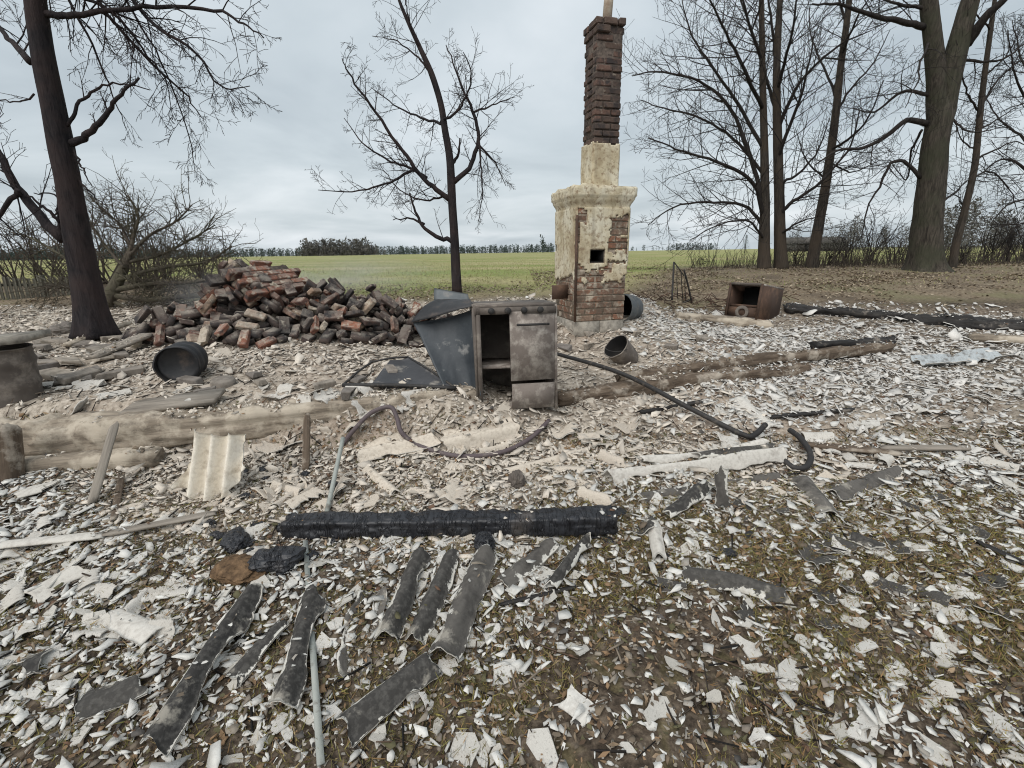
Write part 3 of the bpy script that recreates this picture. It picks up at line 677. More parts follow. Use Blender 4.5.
    def kf(u, v, U, V):                               # front: cream above, brick below and at the upper right
        n = 0.16 * (fbm(U * 7, V * 7, 4, 4) - .5) + .05 * (fbm(U * 30, V * 30, 2, 2) - .5)
        k = v + n > 0.50
        k &= ~((u + n * 1.2 > 0.60) & (v + n > 0.60) & (v + n < 0.93))
        k &= ~((u > 0.60 + n) & (v < 0.66) & (v > .3) & (n > -0.02))
        k &= ~((u - n < 0.20) & (v > 0.87 + n))
        k &= ~((u < 0.035 + n * .4))
        k |= (v > hb[0] - .03) & (v < hb[1] + .05) & (u > .08) & (u < .60)
        k |= (fbm(U * 9 + 5, V * 9, 6, 3) > 0.72) & (v > 0.34) & (u > .1)
        k |= (u > .70) & (v > .44 + n) & (v < .55 + n)
        return k & ~((u > .24) & (u < .54) & (v > hb[0]) & (v < hb[1]))
    coat('plaster_coat', Lw(0, 0, z_f), ux, up, -uy, w, H, kf, 1)
    def kl(u, v, U, V):
        n = 0.14 * (fbm(U * 7 + 9, V * 7, 4, 4) - .5)
        return (v + n > 0.40) & ~((u > 0.93 + n) & (v < .9)) & ~((u < 0.1 + n) & (v > .63) & (v < .70))
    coat('plaster_coat', Lw(0, D, z_f), -uy, up, -ux, D, H, kl, 7)
    def kr(u, v, U, V): return v + 0.2 * (fbm(U * 7 + 2, V * 7, 1, 4) - .5) > 0.55
    coat('plaster_coat', Lw(w, 0, z_f), uy, up, ux, D, H, kr, 13)
    coat('plaster_coat', Lw(w, D, z_f), -ux, up, uy, w, H, kr, 17)
    # corner iron angle
    an = MB(); an.box(Lw(-0.012, -0.010, z_f + H * .47), (0.024, 0.024, H * .93), Rm); an.build('corner_angle', 'rust', t)
    # cornice: flared plastered courses
    zz = np.linspace(z_c - 0.01, z_t, 16); mbv = MB(); k = 80; ring = []
    for z in zz:
        f = (z - zz[0]) / (zz[-1] - zz[0]); o = 0.006 + 0.038 * sstep(0.08, 0.45, f) + (0.014 if f > .5 else 0) - (0.012 if f > .93 else 0)
        per = []
        for s in range(k):
            q = s / k * 4; e = int(q); u = q - e
            x, y = [(u, 0), (1, u), (1 - u, 1), (0, 1 - u)][e]; per.append(Lw(-o + x * (w + 2 * o), -o + y * (D + 2 * o), z))
        per = np.array(per); nn = fbm(np.arange(k) * .7, np.full(k, z * 5), 3, 4) - .5
        cen = Lw(w / 2, D / 2, z); dd = per - cen; dd /= np.linalg.norm(dd, axis=1, keepdims=True); per = per + dd * nn[:, None] * 0.03
        if z == zz[-1]: per[:, 2] += 0.07 * (fbm(np.arange(k) * .35, np.zeros(k), 5, 3) - .6)
        ring.append(per)
    fc = [(i * k + j, i * k + (j + 1) % k, (i + 1) * k + (j + 1) % k, (i + 1) * k + j) for i in range(len(zz) - 1) for j in range(k)]
    vv = np.concatenate(ring + [Lw(w / 2, D / 2, z_t + .02)[None], Lw(w / 2, D / 2, z_c)[None]])
    m = len(zz) * k; fc += [((len(zz) - 1) * k + j, (len(zz) - 1) * k + (j + 1) % k, m) for j in range(k)] + [((j + 1) % k, j, m + 1) for j in range(k)]
    mbv.add(vv, fc); mbv.build('cornice', 'plaster', t)
    # chimney shaft
    sw = 0.325; sx0 = w * .5 - sw / 2 + .085; sy0 = 0.17
    sh = MB(); sh.box(Lw(sx0 + sw / 2, sy0 + sw / 2, (z_t + z_top) / 2), (sw - .022, sw - .022, z_top - z_t - .04), Rm); sh = sh.build('chimney_shaft', 'mortar_sooty', t)
    courses(sh, sx0, sx0 + sw, sy0, sy0 + sw, z_s, z_top - 0.16, 0.072, 0.205, 0.10, 'brick_shaft', 200, jit=0.014)
    courses(sh, sx0 - .012, sx0 + sw + .012, sy0 - .012, sy0 + sw + .012, z_top - 0.16, z_top, 0.08, 0.17, 0.12, 'brick_shaft', 240, jit=0.02)
    for (O, U, V_, N, s) in ((Lw(sx0, sy0, z_t), ux, up, -uy, 1), (Lw(sx0, sy0 + sw, z_t), -uy, up, -ux, 2), (Lw(sx0 + sw, sy0, z_t), uy, up, ux, 3), (Lw(sx0 + sw, sy0 + sw, z_t), -ux, up, uy, 4)):
        coat('plaster_coat', O, U, V_, N, sw, z_s - z_t + .04, lambda u, v, U_, V2, s=s: (v + .12 * (fbm(U_ * 9 + s, V2 * 9, s, 3) - .5) < .95), 20 + s, 0.012)
    courses(sh, sx0 + .004, sx0 + sw - .004, sy0 + .004, sy0 + sw - .004, z_t, z_s, 0.079, 0.17, 0.10, 'brick_stove', 280)
    pz = MB(); p0 = Lw(sx0 + sw * .56, sy0 + sw * .5, z_top - .1); pz.tube([p0, p0 + [0.02, 0, .35], p0 + [.05, 0, .75]], [.052, .052, .052], 16); pz.build('flue_pipe', 'clay_pipe', t, smooth=True)
    # rusty iron plate jutting from the left side
    pl = MB(); pl.box(Lw(-0.10, D * .35, def_z(293)), (0.24, 0.02, 0.17), Rm @ rotz(.15)); pl.build('iron_plate', 'rust', t)
    return A, Rm, w, D
stove_A, stove_R, stove_w, stove_D = make_stove()

# ------------------------------------------------------------------ rubble heap: every brick dropped on what already lies there
HX0, HY0, HS = -5.0, 3.6, 0.02
hx = np.arange(HX0, 0.4, HS); hy = np.arange(HY0, 8.2, HS); HXg, HYg = np.meshgrid(hx, hy); HF = terrain(HXg, HYg)
def drop(x, y, yaw, dims, rnd, tilt=0.35):
    L, Wd, H = dims; c, s = math.cos(yaw), math.sin(yaw); rr = (L + Wd) / 2
    i0, i1 = int((x - rr - HX0) / HS), int((x + rr - HX0) / HS) + 1; j0, j1 = int((y - rr - HY0) / HS), int((y + rr - HY0) / HS) + 1
    i0 = max(i0, 0); j0 = max(j0, 0); gx = HXg[j0:j1, i0:i1] - x; gy = HYg[j0:j1, i0:i1] - y
    a = gx * c + gy * s; b = -gx * s + gy * c; M = (np.abs(a) < L / 2) & (np.abs(b) < Wd / 2)
    if M.sum() < 6: return None
    hh = HF[j0:j1, i0:i1][M]; Am = np.stack([a[M], b[M], np.ones(M.sum())], 1); co, *_ = np.linalg.lstsq(Am, hh, rcond=None)
    sa = np.clip(co[0], -1.1, 1.1) + rnd.gauss(0, tilt) * .5; sb = np.clip(co[1], -1.1, 1.1) + rnd.gauss(0, tilt) * .5
    res = np.sort(hh - (a[M] * sa + b[M] * sb)); lift = res[int(len(res) * .82)]
    n = np.array([-sa, -sb, 1.0]); n /= np.linalg.norm(n); n = rotz(yaw) @ n
    F = frame(rotz(yaw) @ np.array([1, 0, sa]), n); pos = np.array([x, y, lift]) + n * (H / 2 - 0.004)
    topz = lift + a * sa + b * sb + H / max(n[2], .4); blk = HF[j0:j1, i0:i1]; HF[j0:j1, i0:i1] = np.where(M, np.maximum(blk, topz), blk)
    return F, pos
KIND = {'brick_red': ('bare red-orange brick lying in the rubble heap', 'red bricks in the rubble heap'),
        'brick_soot': ('soot-blackened brick lying in the rubble heap', 'sooty bricks in the rubble heap'),
        'brick_mortar': ('brick crusted with pale mortar lying in the rubble heap', 'mortar-crusted bricks in the rubble heap')}
BR = 0.84
def make_heap():
    rnd = random.Random(4); protos = {}
    for k in KIND:
        protos[k] = [brick_mesh('brick', BR * .245 * f, BR * .12, BR * .067, k, 10 + i, .012) for i, f in enumerate((1, 1, 1, .62, .5))]
    dims = [(BR * .245 * f, BR * .12, BR * .067) for f in (1, 1, 1, .62, .5)]
    def choose(x, y):
        q = rnd.random() * 1.0
        if x > -2.35 and y > 4.9: return 'brick_soot' if q < .72 else ('brick_mortar' if q < .84 else 'brick_red')
        if y < 4.95: return 'brick_mortar' if q < .42 else ('brick_red' if q < .72 else 'brick_soot')
        return 'brick_red' if q < .30 else ('brick_soot' if q < .78 else 'brick_mortar')
    def target(x, y):                                  # the finished height of the heap above the ground under it
        g = lambda cx, cy, sx, sy: math.exp(-((x - cx) / sx) ** 2 - ((y - cy) / sy) ** 2)
        return base_z(x, y) + max(.92 * g(-2.95, 5.5, .72, .70), .66 * g(-2.25, 5.6, .70, .62), .50 * g(-1.75, 5.9, .65, .6), .50 * g(-3.6, 5.2, .65, .55), .42 * g(-2.9, 4.85, .85, .42), .26 * g(-1.2, 6.1, .6, .5))
    rest = MB(); count = 0; spots = []
    items = []
    for q in range(9000):
        x, y = rnd.uniform(-4.5, -.7), rnd.uniform(4.35, 7.0); tg = target(x, y)
        if tg - base_z(x, y) < .07: continue
        i = rnd.randrange(5); j = int((y - HY0) / HS); ii = int((x - HX0) / HS)
        if HF[j - 3:j + 4, ii - 3:ii + 4].mean() + .045 > tg: continue
        if (tg - base_z(x, y)) < .14 and rnd.random() < .75: continue
        r = drop(x, y, rnd.uniform(0, 6.28), dims[i], rnd)
        if r is not None: items.append((r, i, choose(x, y)))
    top = sorted(range(len(items)), key=lambda j: items[j][0][1][2] * .3 - items[j][0][1][1] * .12 + j * .0035)[::-1]
    vis = set(top[:300])
    for j, ((F, pos), i, k) in enumerate(items):
        if j in vis:
            o = link('brick', protos[k][i], mat4=to4(F, pos)); lab, grp = KIND[k]
            if i >= 3: lab = lab.replace('brick', 'broken half brick', 1); grp = grp.replace('bricks', 'half bricks', 1)
            tag(o, lab, 'brick', grp)
        else: rest.box(pos, dims[i], F)
    if rest.nv: tag(rest.build('buried_bricks', 'brick_soot'), 'soot-stained bricks buried within the rubble heap', 'bricks', kind='stuff')
make_heap()
def hz(x, y):
    i = int(round((x - HX0) / HS)); j = int(round((y - HY0) / HS))
    return float(HF[j, i]) if 0 <= i < len(hx) and 0 <= j < len(hy) else tz(x, y)

def masonry_chunk(px, py, Y, nx, nz, yaw, tiltx, tilty, label, mat, dz=0):
    rnd = random.Random(px); c = PY(px, py, Y); Rm = rotz(yaw) @ rotx(tiltx) @ roty(tilty)
    t = thing('masonry_chunk', label, 'rubble', c); mb = MB(); W_, H_ = nx * .25, nz * .078
    mb.box(c, (W_ - .16, .10, H_ - .05), Rm); mb.build('mortar_bed', 'mortar_sooty', t)
    me = [brick_mesh('brick', .24, .125, .067, mat, 500 + px + i, .006) for i in range(3)]
    for k in range(nz):
        for i in range(nx):
            if (k == nz - 1 and i == nx - 1): continue
            l = np.array([(i + .5) * .25 - W_ / 2 + (.06 if k % 2 else -.06), rnd.uniform(-.008, .008), (k + .5) * .078 - H_ / 2])
            link('brick', rnd.choice(me), t, mat4=to4(Rm, Rm @ l))
masonry_chunk(272, 281, 5.45, 3, 5, R(62), R(-46), R(-4), 'tilted slab of still-mortared red bricks crowning the rubble heap', 'brick_red')
masonry_chunk(246, 279, 5.5, 3, 4, R(62), R(50), R(-4), 'small mortared brick slab leaning on the crowning slab of the heap', 'brick_soot')

# ------------------------------------------------------------------ timbers, sheets, vessels
DRAPE = []
def drape(G, area):
    """remember resting places for ash bits on the upward sides of a surface grid"""
    du = np.gradient(G, axis=0); dv = np.gradient(G, axis=1); nz = np.cross(du, dv); nz /= np.linalg.norm(nz, axis=-1, keepdims=True) + 1e-9
    up = np.abs(nz[..., 2]) > .6; up &= G[..., 2] >= np.median(G[..., 2], axis=1, keepdims=True) if G.shape[1] > 8 else up
    pts = G[up]
    if len(pts) < 4: return
    r = np.random.default_rng(len(DRAPE)); m = int(area * 1500); q = pts[r.integers(0, len(pts), m)] + r.normal(0, .012, (m, 3)) * [1, 1, 0]
    DRAPE.append(q[fbm(q[:, 0] * 4, q[:, 1] * 4, 4, 3) > .46])
def timber(name, p0, p1, w, h, mat, seed, label=None, cat=None, rough=0.10, parent=None, group=None, sq=4.0, taper=1.0, sag=0.0, kk=18, crack=0.0, bend=0.02, dust=1.0):
    """a beam from p0 to p1, local X along the grain, worn and uneven"""
    p0 = np.asarray(p0, float); p1 = np.asarray(p1, float); L = np.linalg.norm(p1 - p0); Rm = frame(p1 - p0, [0, 0, 1]); n = max(8, int(L / (0.011 if crack else 0.03)))
    s = np.linspace(0, 1, n); a = np.arange(kk) * 2 * math.pi / kk + math.pi / kk
    ca, sa = np.cos(a), np.sin(a); rad = (np.abs(ca) ** sq + np.abs(sa) ** sq) ** (-1 / sq)
    S, Aa = np.meshgrid(s * L, a, indexing='ij')
    nz = 1 + rough * 2 * (fbm(S * 5 + seed, np.cos(Aa) * 1.6 + seed, 2, 4) - .5) + rough * 1.2 * (fbm(S * 18 + seed, np.sin(Aa) * 2.2, 4, 2) - .5)
    nz = nz + rough * .9 * (fbm(S * 1.3 + seed, Aa * 3.2 + .25 * S, 5, 3) - .5) - rough * .9 * np.clip(1 - np.abs(fbm(S * .9 + seed, Aa * 1.6, 6, 2) - .5) * 14, 0, 1)
    if crack: nz = nz + crack * (vnoise(S * 42 + 2.5 * vnoise(Aa * 2.2, S * 6, 1), Aa * 1.7 + seed, 3) - .62) + crack * .8 * (vnoise(S * 16 + seed, Aa * 1.1, 5) - .5)
    tp = 1 - (1 - taper) * s[:, None]
    endr = np.clip(np.minimum(s, 1 - s)[:, None] * L / (.5 * min(w, h)) + .55 + .35 * (vnoise(Aa * 3 + seed, S * 0 + seed, 3)), 0.3, 1)
    by = bend * L * (fbm(s * L * .8 + seed, s * 0, 2, 2) - .5)[:, None]; bz = bend * .4 * L * (fbm(s * L * .9 + seed + 4, s * 0, 3, 2) - .5)[:, None]
    y = ca * rad * w / 2 * nz * tp * endr + by; z = sa * rad * h / 2 * nz * tp * endr - sag * 4 * (s * (1 - s))[:, None] + bz
    x = S - L / 2 + (vnoise(Aa * 2 + seed, S * 0 + 5, 1) - .5) * .05 * (np.abs(s - .5)[:, None] > .48)
    mb = MB(); f = [(i * kk + j, i * kk + (j + 1) % kk, (i + 1) * kk + (j + 1) % kk, (i + 1) * kk + j) for i in range(n - 1) for j in range(kk)]
    f += [tuple(range(kk - 1, -1, -1)), tuple((n - 1) * kk + j for j in range(kk))]
    mb.add(np.stack([x, y, z], -1), f); me = mb.mesh(name, mat, smooth=False)
    if abs(p1[2] - p0[2]) < .6 * L and dust: drape(np.stack([x, y, z], -1) @ Rm.T + (p0 + p1) / 2, L * w * dust)
    o = link(name, me, parent, mat4=to4(Rm, (p0 + p1) / 2)); 
    if label: tag(o, label, cat or 'timber', group)
    return o
def lift(p, d): q = np.array(p, float); q[2] += d; return q

# the left sill log: split clay-coated beam along the front of the house
q0, q1 = PY(-40, 452, 2.95), PY(480, 412, 3.42); q0[2] = tz(q0[0], 2.9) + .11; q1[2] = tz(q1[0], 3.2) + .045
timber('sill_log', q0, q1, .32, .30, 'wood_ashen', 3, 'long thick ash-coated sill log along the front of the burnt house', 'log', .20, sq=5, kk=44, taper=.6, bend=.012)
q2, q3 = PY(20, 468, 2.78), PY(160, 456, 2.86)
timber('sill_log', lift(q2, 0), lift(q3, 0), .14, .13, 'wood_ashen', 9, 'short split timber wedged against the front of the sill log', 'log', .12)
timber('post_stump', lift(P(6, 480), -.1), lift(PY(4, 425, 2.72), 0), .12, .12, 'wood_brown', 19, 'short brown post stump at the end of the sill log', 'post', .1)
# right sill logs
timber('burnt_log', lift(P(556, 402), .02), lift(P(800, 368), .02), .20, .15, 'wood_brown', 5, 'split brown log lying across the ash below the chimney', 'log', .30, sq=3.2, kk=30, bend=.05)
timber('burnt_log', lift(P(620, 390), .08), lift(P(886, 350), .07), .12, .12, 'wood_brown', 8, 'thin ash-dusted log lying behind the split brown log', 'log', .26, sq=2.6, kk=24, bend=.05)
timber('burnt_log', lift(P(812, 356), .10), lift(P(890, 350), .10), .13, .12, 'wood_charred', 14, 'short blackened log end resting on the thin ash-dusted log', 'log', .26, sq=2.4, crack=.12)
timber('pale_timber', lift(P(676, 317), .02), lift(P(772, 327), .02), .16, .12, 'wood_ashen', 12, 'pale timber lying in front of the overturned metal box', 'timber', .28, kk=24, bend=.06)
timber('trench_shade_beam', lift(P(783, 307), -.01), lift(P(905, 319), 0), .22, .16, 'wood_charred', 15, 'black beam standing in for the shaded trench edge at the leafy yard bank behind the metal box', 'log', .34, kk=26, bend=.06)  # this and the next black beam draw the trench's shadow edge as dark wood
timber('trench_shade_beam', lift(P(900, 321), 0), lift(P(1060, 333), .01), .24, .22, 'wood_charred', 16, 'thick black beam standing in for the shaded trench edge under the leafy bank before the oak', 'log', .32, kk=26, bend=.05)
timber('pale_timber', lift(P(968, 340), .04), lift(P(1040, 346), .04), .16, .10, 'wood_ashen', 17, 'pale ashen timber below the thick black trench-shade beam', 'timber', .12)
# the charred beam in the foreground
timber('charred_beam', lift(P(286, 534), .045), lift(P(616, 530), .06), .11, .10, 'char', 22, 'black alligator-charred beam lying across the slate shards', 'beam', .09, sq=12, kk=44, crack=.20, taper=1.15, bend=.015, dust=.3)
# sticks and planks
def stick(name, a, b, w, h, mat, seed, label, cat='stick', **k): return timber(name, a, b, w, h, mat, seed, label, cat, .08, kk=10, **k)
stick('plank', PY(115, 424, 2.78), lift(P(93, 506), .02), .05, .025, 'wood_grey', 31, 'narrow grey plank leaning on the front of the sill log', 'plank')
stick('plank', lift(P(124, 482), .06), lift(P(114, 524), .02), .035, .02, 'wood_brown', 32, 'short splintered stick standing beside the leaning grey plank')
stick('plank', PY(307, 414, 3.0), lift(P(306, 472), .01), .045, .025, 'wood_brown', 33, 'narrow purplish plank leaning on the sill log by the hose', 'plank')
stick('plank', lift(P(770, 420), .03), lift(P(852, 413), .03), .05, .025, 'wood_charred', 34, 'short dark charred stick on the white slate bits')
stick('plank', lift(P(800, 448), .03), lift(P(900, 458), .03), .07, .03, 'wood_brown', 35, 'brown splintered plank lying right of the curled cable', 'plank')
stick('plank', lift(P(880, 452), .03), lift(P(968, 452), .03), .06, .03, 'wood_grey', 36, 'thin grey board at the end of the splintered plank', 'board')
stick('plank', lift(P(500, 608), .02), lift(P(575, 590), .02), .02, .015, 'wood_charred', 37, 'thin charred twig below the charred beam', 'stick')
stick('plank', lift(P(0, 550), .03), lift(P(104, 540), .03), .07, .02, 'slate_edge', 38, 'long whitish board strip beside the shards before the sill log', 'board')
stick('plank', lift(P(105, 540), .03), lift(P(215, 518), .03), .05, .02, 'wood_grey', 39, 'thin grey lath lying before the beige corrugated sheet', 'lath')
stick('plank', lift(P(975, 545), .02), lift(P(1040, 575), .02), .03, .02, 'wood_charred', 40, 'thin black stick among the leaf litter and shards', 'stick')
stick('plank', lift(P(640, 416), .03), lift(P(700, 405), .03), .04, .03, 'wood_charred', 41, 'small black stick beside the hooked iron bar', 'stick')
stick('plank', lift(P(90, 364), .05), lift(P(150, 346), .12), .16, .05, 'wood_grey', 42, 'wide grey board lying at the foot of the charred tree', 'board')
stick('plank', lift(P(66, 350), .05), lift(P(130, 330), .10), .10, .05, 'wood_ashen', 43, 'pale board propped beside the charred tree trunk', 'board')

def bar(name, pts, r, mat, label, cat, k=8, n=None):
    mb = MB(); c = spline(pts, n or len(pts) * 6) if len(pts) > 2 else np.linspace(pts[0], pts[1], 12); mb.tube(c, r, k); o = mb.build(name, mat, smooth=True); tag(o, label, cat); return o
bar('iron_bar', [lift(P(553, 368), .16), lift(P(620, 392), .17), lift(P(690, 420), .09), lift(P(742, 441), .05), lift(P(754, 441), .05), lift(P(764, 436), .09)], .020, 'iron_black', 'long black iron bar with a hooked end lying across the ash', 'bar', n=40)
bar('cable', [lift(P(788, 442), .09), lift(P(798, 450), .09), lift(P(809, 462), .06), lift(P(806, 472), .04), lift(P(793, 472), .03), lift(P(780, 462), .03), lift(P(768, 455), .03)], .019, 'iron_black', 'thick black curled cable beside the long corrugated sheet', 'cable', n=30)
bar('hose', [lift(P(343, 447), .02), PY(354, 430, 3.05), PY(371, 413, 3.10), PY(390, 407, 3.12), PY(397, 418, 3.08), PY(402, 433, 3.0), lift(P(420, 450), .03), lift(P(450, 459), .03), lift(P(478, 460), .03), lift(P(506, 455), .03), lift(P(531, 443), .04), lift(P(549, 428), .06)], .016, 'hose', 'purplish brown hose looping over the ash below the sill log', 'hose', n=70)
mb = MB(); mb.tube(np.linspace(PY(343, 438, 2.82), lift(P(327, 517), .02), 6), .014, 6); tag(mb.build('metal_strip', 'pole_pale'), 'short pale rod leaning up behind the charred beam', 'rod')
a_, b_ = lift(P(306, 546), .03), lift(P(322, 772), .03); mb = MB(); mb.box((a_ + b_) / 2, (np.linalg.norm(b_ - a_), .022, .008), frame(b_ - a_, [.2, 0, 1])); tag(mb.build('metal_strip', 'pole_pale'), 'long flat greenish-grey metal strip below the charred beam', 'strip')

# corrugated asbestos-cement pieces
def corrugated(name, p0, p1, width, waves, mat, seed, label, up=(0, 0, 1), amp=.022, roll=0.0, rag=.05, edge='slate_edge', th=.007, cat='slate', white=0.25, phase=0.0):
    p0 = np.asarray(p0, float); p1 = np.asarray(p1, float); L = np.linalg.norm(p1 - p0); Rm = frame(p1 - p0, up) @ rotx(roll)
    nu = max(14, int(L / .015)); nw = max(10, int(waves * 14)); s = np.linspace(0, 1, nu); t = np.linspace(0, 1, nw); S, T = np.meshgrid(s, t, indexing='ij')
    e0 = rag * 2 * (fbm(T * 2.2 + seed, T * 0 + 1, 1, 4) - .2); e1 = rag * 2 * (fbm(T * 2.2 + seed + 9, T * 0 + 3, 2, 3) - .2)
    u = e0 + (L - e0 - e1) * S - L / 2; f0 = width * .55 * (fbm(S * L * 6 + seed, S * 0, 3, 3) - .5); f1 = width * .55 * (fbm(S * L * 6 + seed + 5, S * 0 + 7, 4, 3) - .5)
    wv = -width / 2 + f0 + (width - f0 + f1) * T; z = amp * np.cos((wv / width) * waves * 2 * math.pi + phase) + .012 * (fbm(u * 4 + seed, wv * 8, 5, 3) - .5) + .07 * L * (fbm(u * 1.5 / max(L, .1) + seed, u * 0, 2, 2) - .5)
    top = np.stack([u, wv, z], -1).reshape(-1, 3); bot = top - [0, 0, th]; V = np.concatenate([top, bot]); nn = nu * nw; f = []; mi = []
    ed = np.minimum(np.minimum(S, 1 - S) * L * 1.6 + .006, np.minimum(T if seed % 3 else 1 - T, (1 - T if seed % 3 else T) * 3 + .05) * width)
    for i in range(nu - 1):
        for j in range(nw - 1):
            a, b, c, d = i * nw + j, (i + 1) * nw + j, (i + 1) * nw + j + 1, i * nw + j + 1
            f += [(a, b, c, d), (a + nn, d + nn, c + nn, b + nn)]; mi += [0, 0]
    for i in range(nu - 1):
        for j in (0, nw - 1): a, b = i * nw + j, (i + 1) * nw + j; f.append((a, a + nn, b + nn, b)); mi.append(1)
    for j in range(nw - 1):
        for i in (0, nu - 1): a, b = i * nw + j, i * nw + j + 1; f.append((a, b, b + nn, a + nn)); mi.append(1)
    mb = MB(); mb.add(V, f, mi); me = mb.mesh(name, [mat, edge])
    at = me.attributes.new('edge', 'FLOAT', 'POINT'); at.data.foreach_set('value', np.tile(ed.ravel(), 2).astype(np.float32))
    if L < 2 and p0[1] > .5 and abs(p1[2] - p0[2]) < .5 * L: drape(top.reshape(nu, nw, 3) @ Rm.T + (p0 + p1) / 2, L * width * .16)
    o = link(name, me, mat4=to4(Rm, (p0 + p1) / 2)); tag(o, label, cat); return o
def ground_up(p): return tnormal(np.array([p[0]]), np.array([p[1]]))[0]
def cg(a, b, width, waves, mat, seed, label, dz=.03, **k):
    p0, p1 = lift(P(*a), dz), lift(P(*b), dz); return corrugated('slate_piece', p0, p1, width, waves, mat, seed, label, up=ground_up((p0 + p1) / 2), **k)
cg((258, 592), (146, 775), .095, .6, 'slate_dark', 1, 'long dark curved slate strip with white broken edge', .05, amp=.03, phase=0)
cg((316, 600), (281, 726), .09, .6, 'slate_dark', 2, 'dark curved slate strip lying along the flat metal strip', .05, amp=.03)
cg((292, 622), (228, 690), .07, .5, 'slate_dark', 3, 'narrow black slate splinter between two longer dark strips', .03)
cg((372, 588), (352, 684), .13, .9, 'slate_grey', 4, 'pale grey slate strip with a trough and white edges', .03, amp=.02, phase=math.pi, white=.45)
cg((424, 552), (384, 650), .09, .6, 'slate_dark', 5, 'narrow dark ridged slate strip next to the pale trough strip', .04, amp=.035)
cg((455, 556), (412, 652), .085, .6, 'slate_dark', 6, 'dark ridged slate strip lying in the middle of three under the beam', .04, amp=.035)
cg((488, 556), (440, 672), .105, .6, 'slate_grey', 7, 'smooth grey ridged slate strip reaching to the black lump', .06, amp=.035)
cg((438, 662), (338, 742), .10, .6, 'slate_dark', 8, 'dark slate strip with white edge at the foot of the ridged strips', .04, amp=.03, white=.35)
cg((556, 545), (500, 592), .08, .5, 'slate_grey', 9, 'dusty brown-grey slate strip below the middle of the charred beam', .03)
cg((152, 684), (74, 714), .10, .6, 'slate_dark', 10, 'flat dark slate piece among shards and moss', .03, amp=.012)
cg((606, 483), (782, 459), .11, .75, 'slate_edge', 11, 'long whitish corrugated slate sheet with a ridge beside the curled cable', .07, amp=.04, edge='slate_white', phase=.4)
cg((636, 468), (768, 449), .07, .6, 'slate_edge', 44, 'thin whitish slate strip lying just beyond the long corrugated sheet', .05, amp=.02, edge='slate_white')
cg((690, 462), (775, 452), .08, .6, 'slate_dark', 46, 'dark brown strip standing in for the shadow between the two whitish ones', .03, amp=.02)  # shadow in the sheet's hollow, put in as a dark piece
cg((640, 500), (776, 480), .10, .7, 'slate_grey', 12, 'grey corrugated slate strip before the long corrugated sheet', .03)
cg((666, 522), (704, 490), .08, .55, 'slate_dark', 13, 'dark tubular slate piece behind the upright shard', .04)
cg((680, 576), (798, 602), .085, .6, 'slate_dark', 14, 'dark slate strip lying alone on moss and leaves', .03, amp=.02)
cg((848, 538), (888, 556), .07, .55, 'slate_dark', 15, 'small dark half-round slate piece among white shards', .03, amp=.02)
cg((652, 522), (660, 568), .06, .5, 'slate_edge', 16, 'narrow pale slate strip pointing at the dark tubular piece', .03)
cg((545, 600), (590, 540), .05, .5, 'slate_dark', 17, 'small dark slate strip near the right end of the charred beam', .03)
cg((352, 462), (440, 440), .17, 1.2, 'slate_beige', 20, 'beige corrugated slate piece lying beneath the hose bend', .05, white=0)
cg((440, 452), (520, 434), .18, 1.0, 'slate_beige', 21, 'beige curved slate panel lying inside the hose loop', .06, white=0, amp=.03)
cg((500, 474), (590, 452), .12, .8, 'slate_beige', 22, 'low beige slate piece half buried in ash by the hose', .02, white=0)
cg((20, 606), (92, 566), .16, .9, 'slate_edge', 23, 'broad pale dusty slate sheet before the whitish board strip', .03, amp=.012, white=0)
cg((14, 502), (58, 490), .12, .6, 'slate_edge', 24, 'pale triangular slate scrap below the sill log', .04, amp=.01, white=0)
cg((160, 640), (110, 620), .09, .6, 'slate_edge', 25, 'light slate scrap beside the broad pale sheet', .03, amp=.01)
cg((915, 366), (1000, 356), .22, 2.0, 'slate_bluish', 26, 'bluish grey ribbed slate sheet lying in front of the black trench-shade beam', .05, amp=.02, white=0)
cg((400, 500), (365, 470), .10, .8, 'slate_beige', 27, 'small beige slate scrap above the charred beam', .03, white=0)
cg((735, 398), (775, 432), .16, 1.0, 'slate_edge', 28, 'pale slate piece lying beside the hook of the iron bar', .03, amp=.012)
cg((900, 470), (830, 500), .12, .8, 'slate_grey', 29, 'grey slate scrap below the splintered plank', .03)
cg((800, 480), (830, 520), .12, .8, 'slate_grey', 30, 'grey slate scrap below the curled cable', .03)
cg((60, 660), (10, 680), .10, .6, 'slate_dark', 33, 'dark slate scrap among white shards before the broad pale sheet', .03, amp=.012)
cg((560, 690), (600, 735), .08, .5, 'slate_white', 34, 'bright white slate splinter on yellow moss', .02, amp=.01)
# scattered broken pieces, alike but for their place
def scatter_pieces(n, box, mat, label, group, seed, lo, hi):
    rnd = random.Random(seed); protos = []
    for i in range(6):
        o = corrugated('slate_fragment', (0, 0, 0), (1, 0, 0), rnd.uniform(.35, .7), rnd.uniform(.5, 1.1), mat, seed + i, label, amp=.07, rag=.16, th=.03, phase=rnd.uniform(0, 6)); protos.append(o.data); bpy.data.objects.remove(o)
    for i in range(n):
        p = P(rnd.uniform(box[0], box[2]), rnd.uniform(box[1], box[3])); s = rnd.uniform(lo, hi); nm = ground_up(p) + np.array([rnd.gauss(0, .25), rnd.gauss(0, .25), 0])
        F = frame(rotz(rnd.uniform(0, 6.28)) @ np.array([1.0, 0, 0]), nm); o = link('slate_fragment', protos[i % 6], mat4=to4(F, lift(p, .02), (s, s, s))); tag(o, label, 'slate', group)
scatter_pieces(34, (240, 425, 660, 505), 'slate_beige', 'beige broken curved slate fragment lying on the ash behind the charred beam', 'beige slate fragments behind the charred beam', 70, .12, .30)
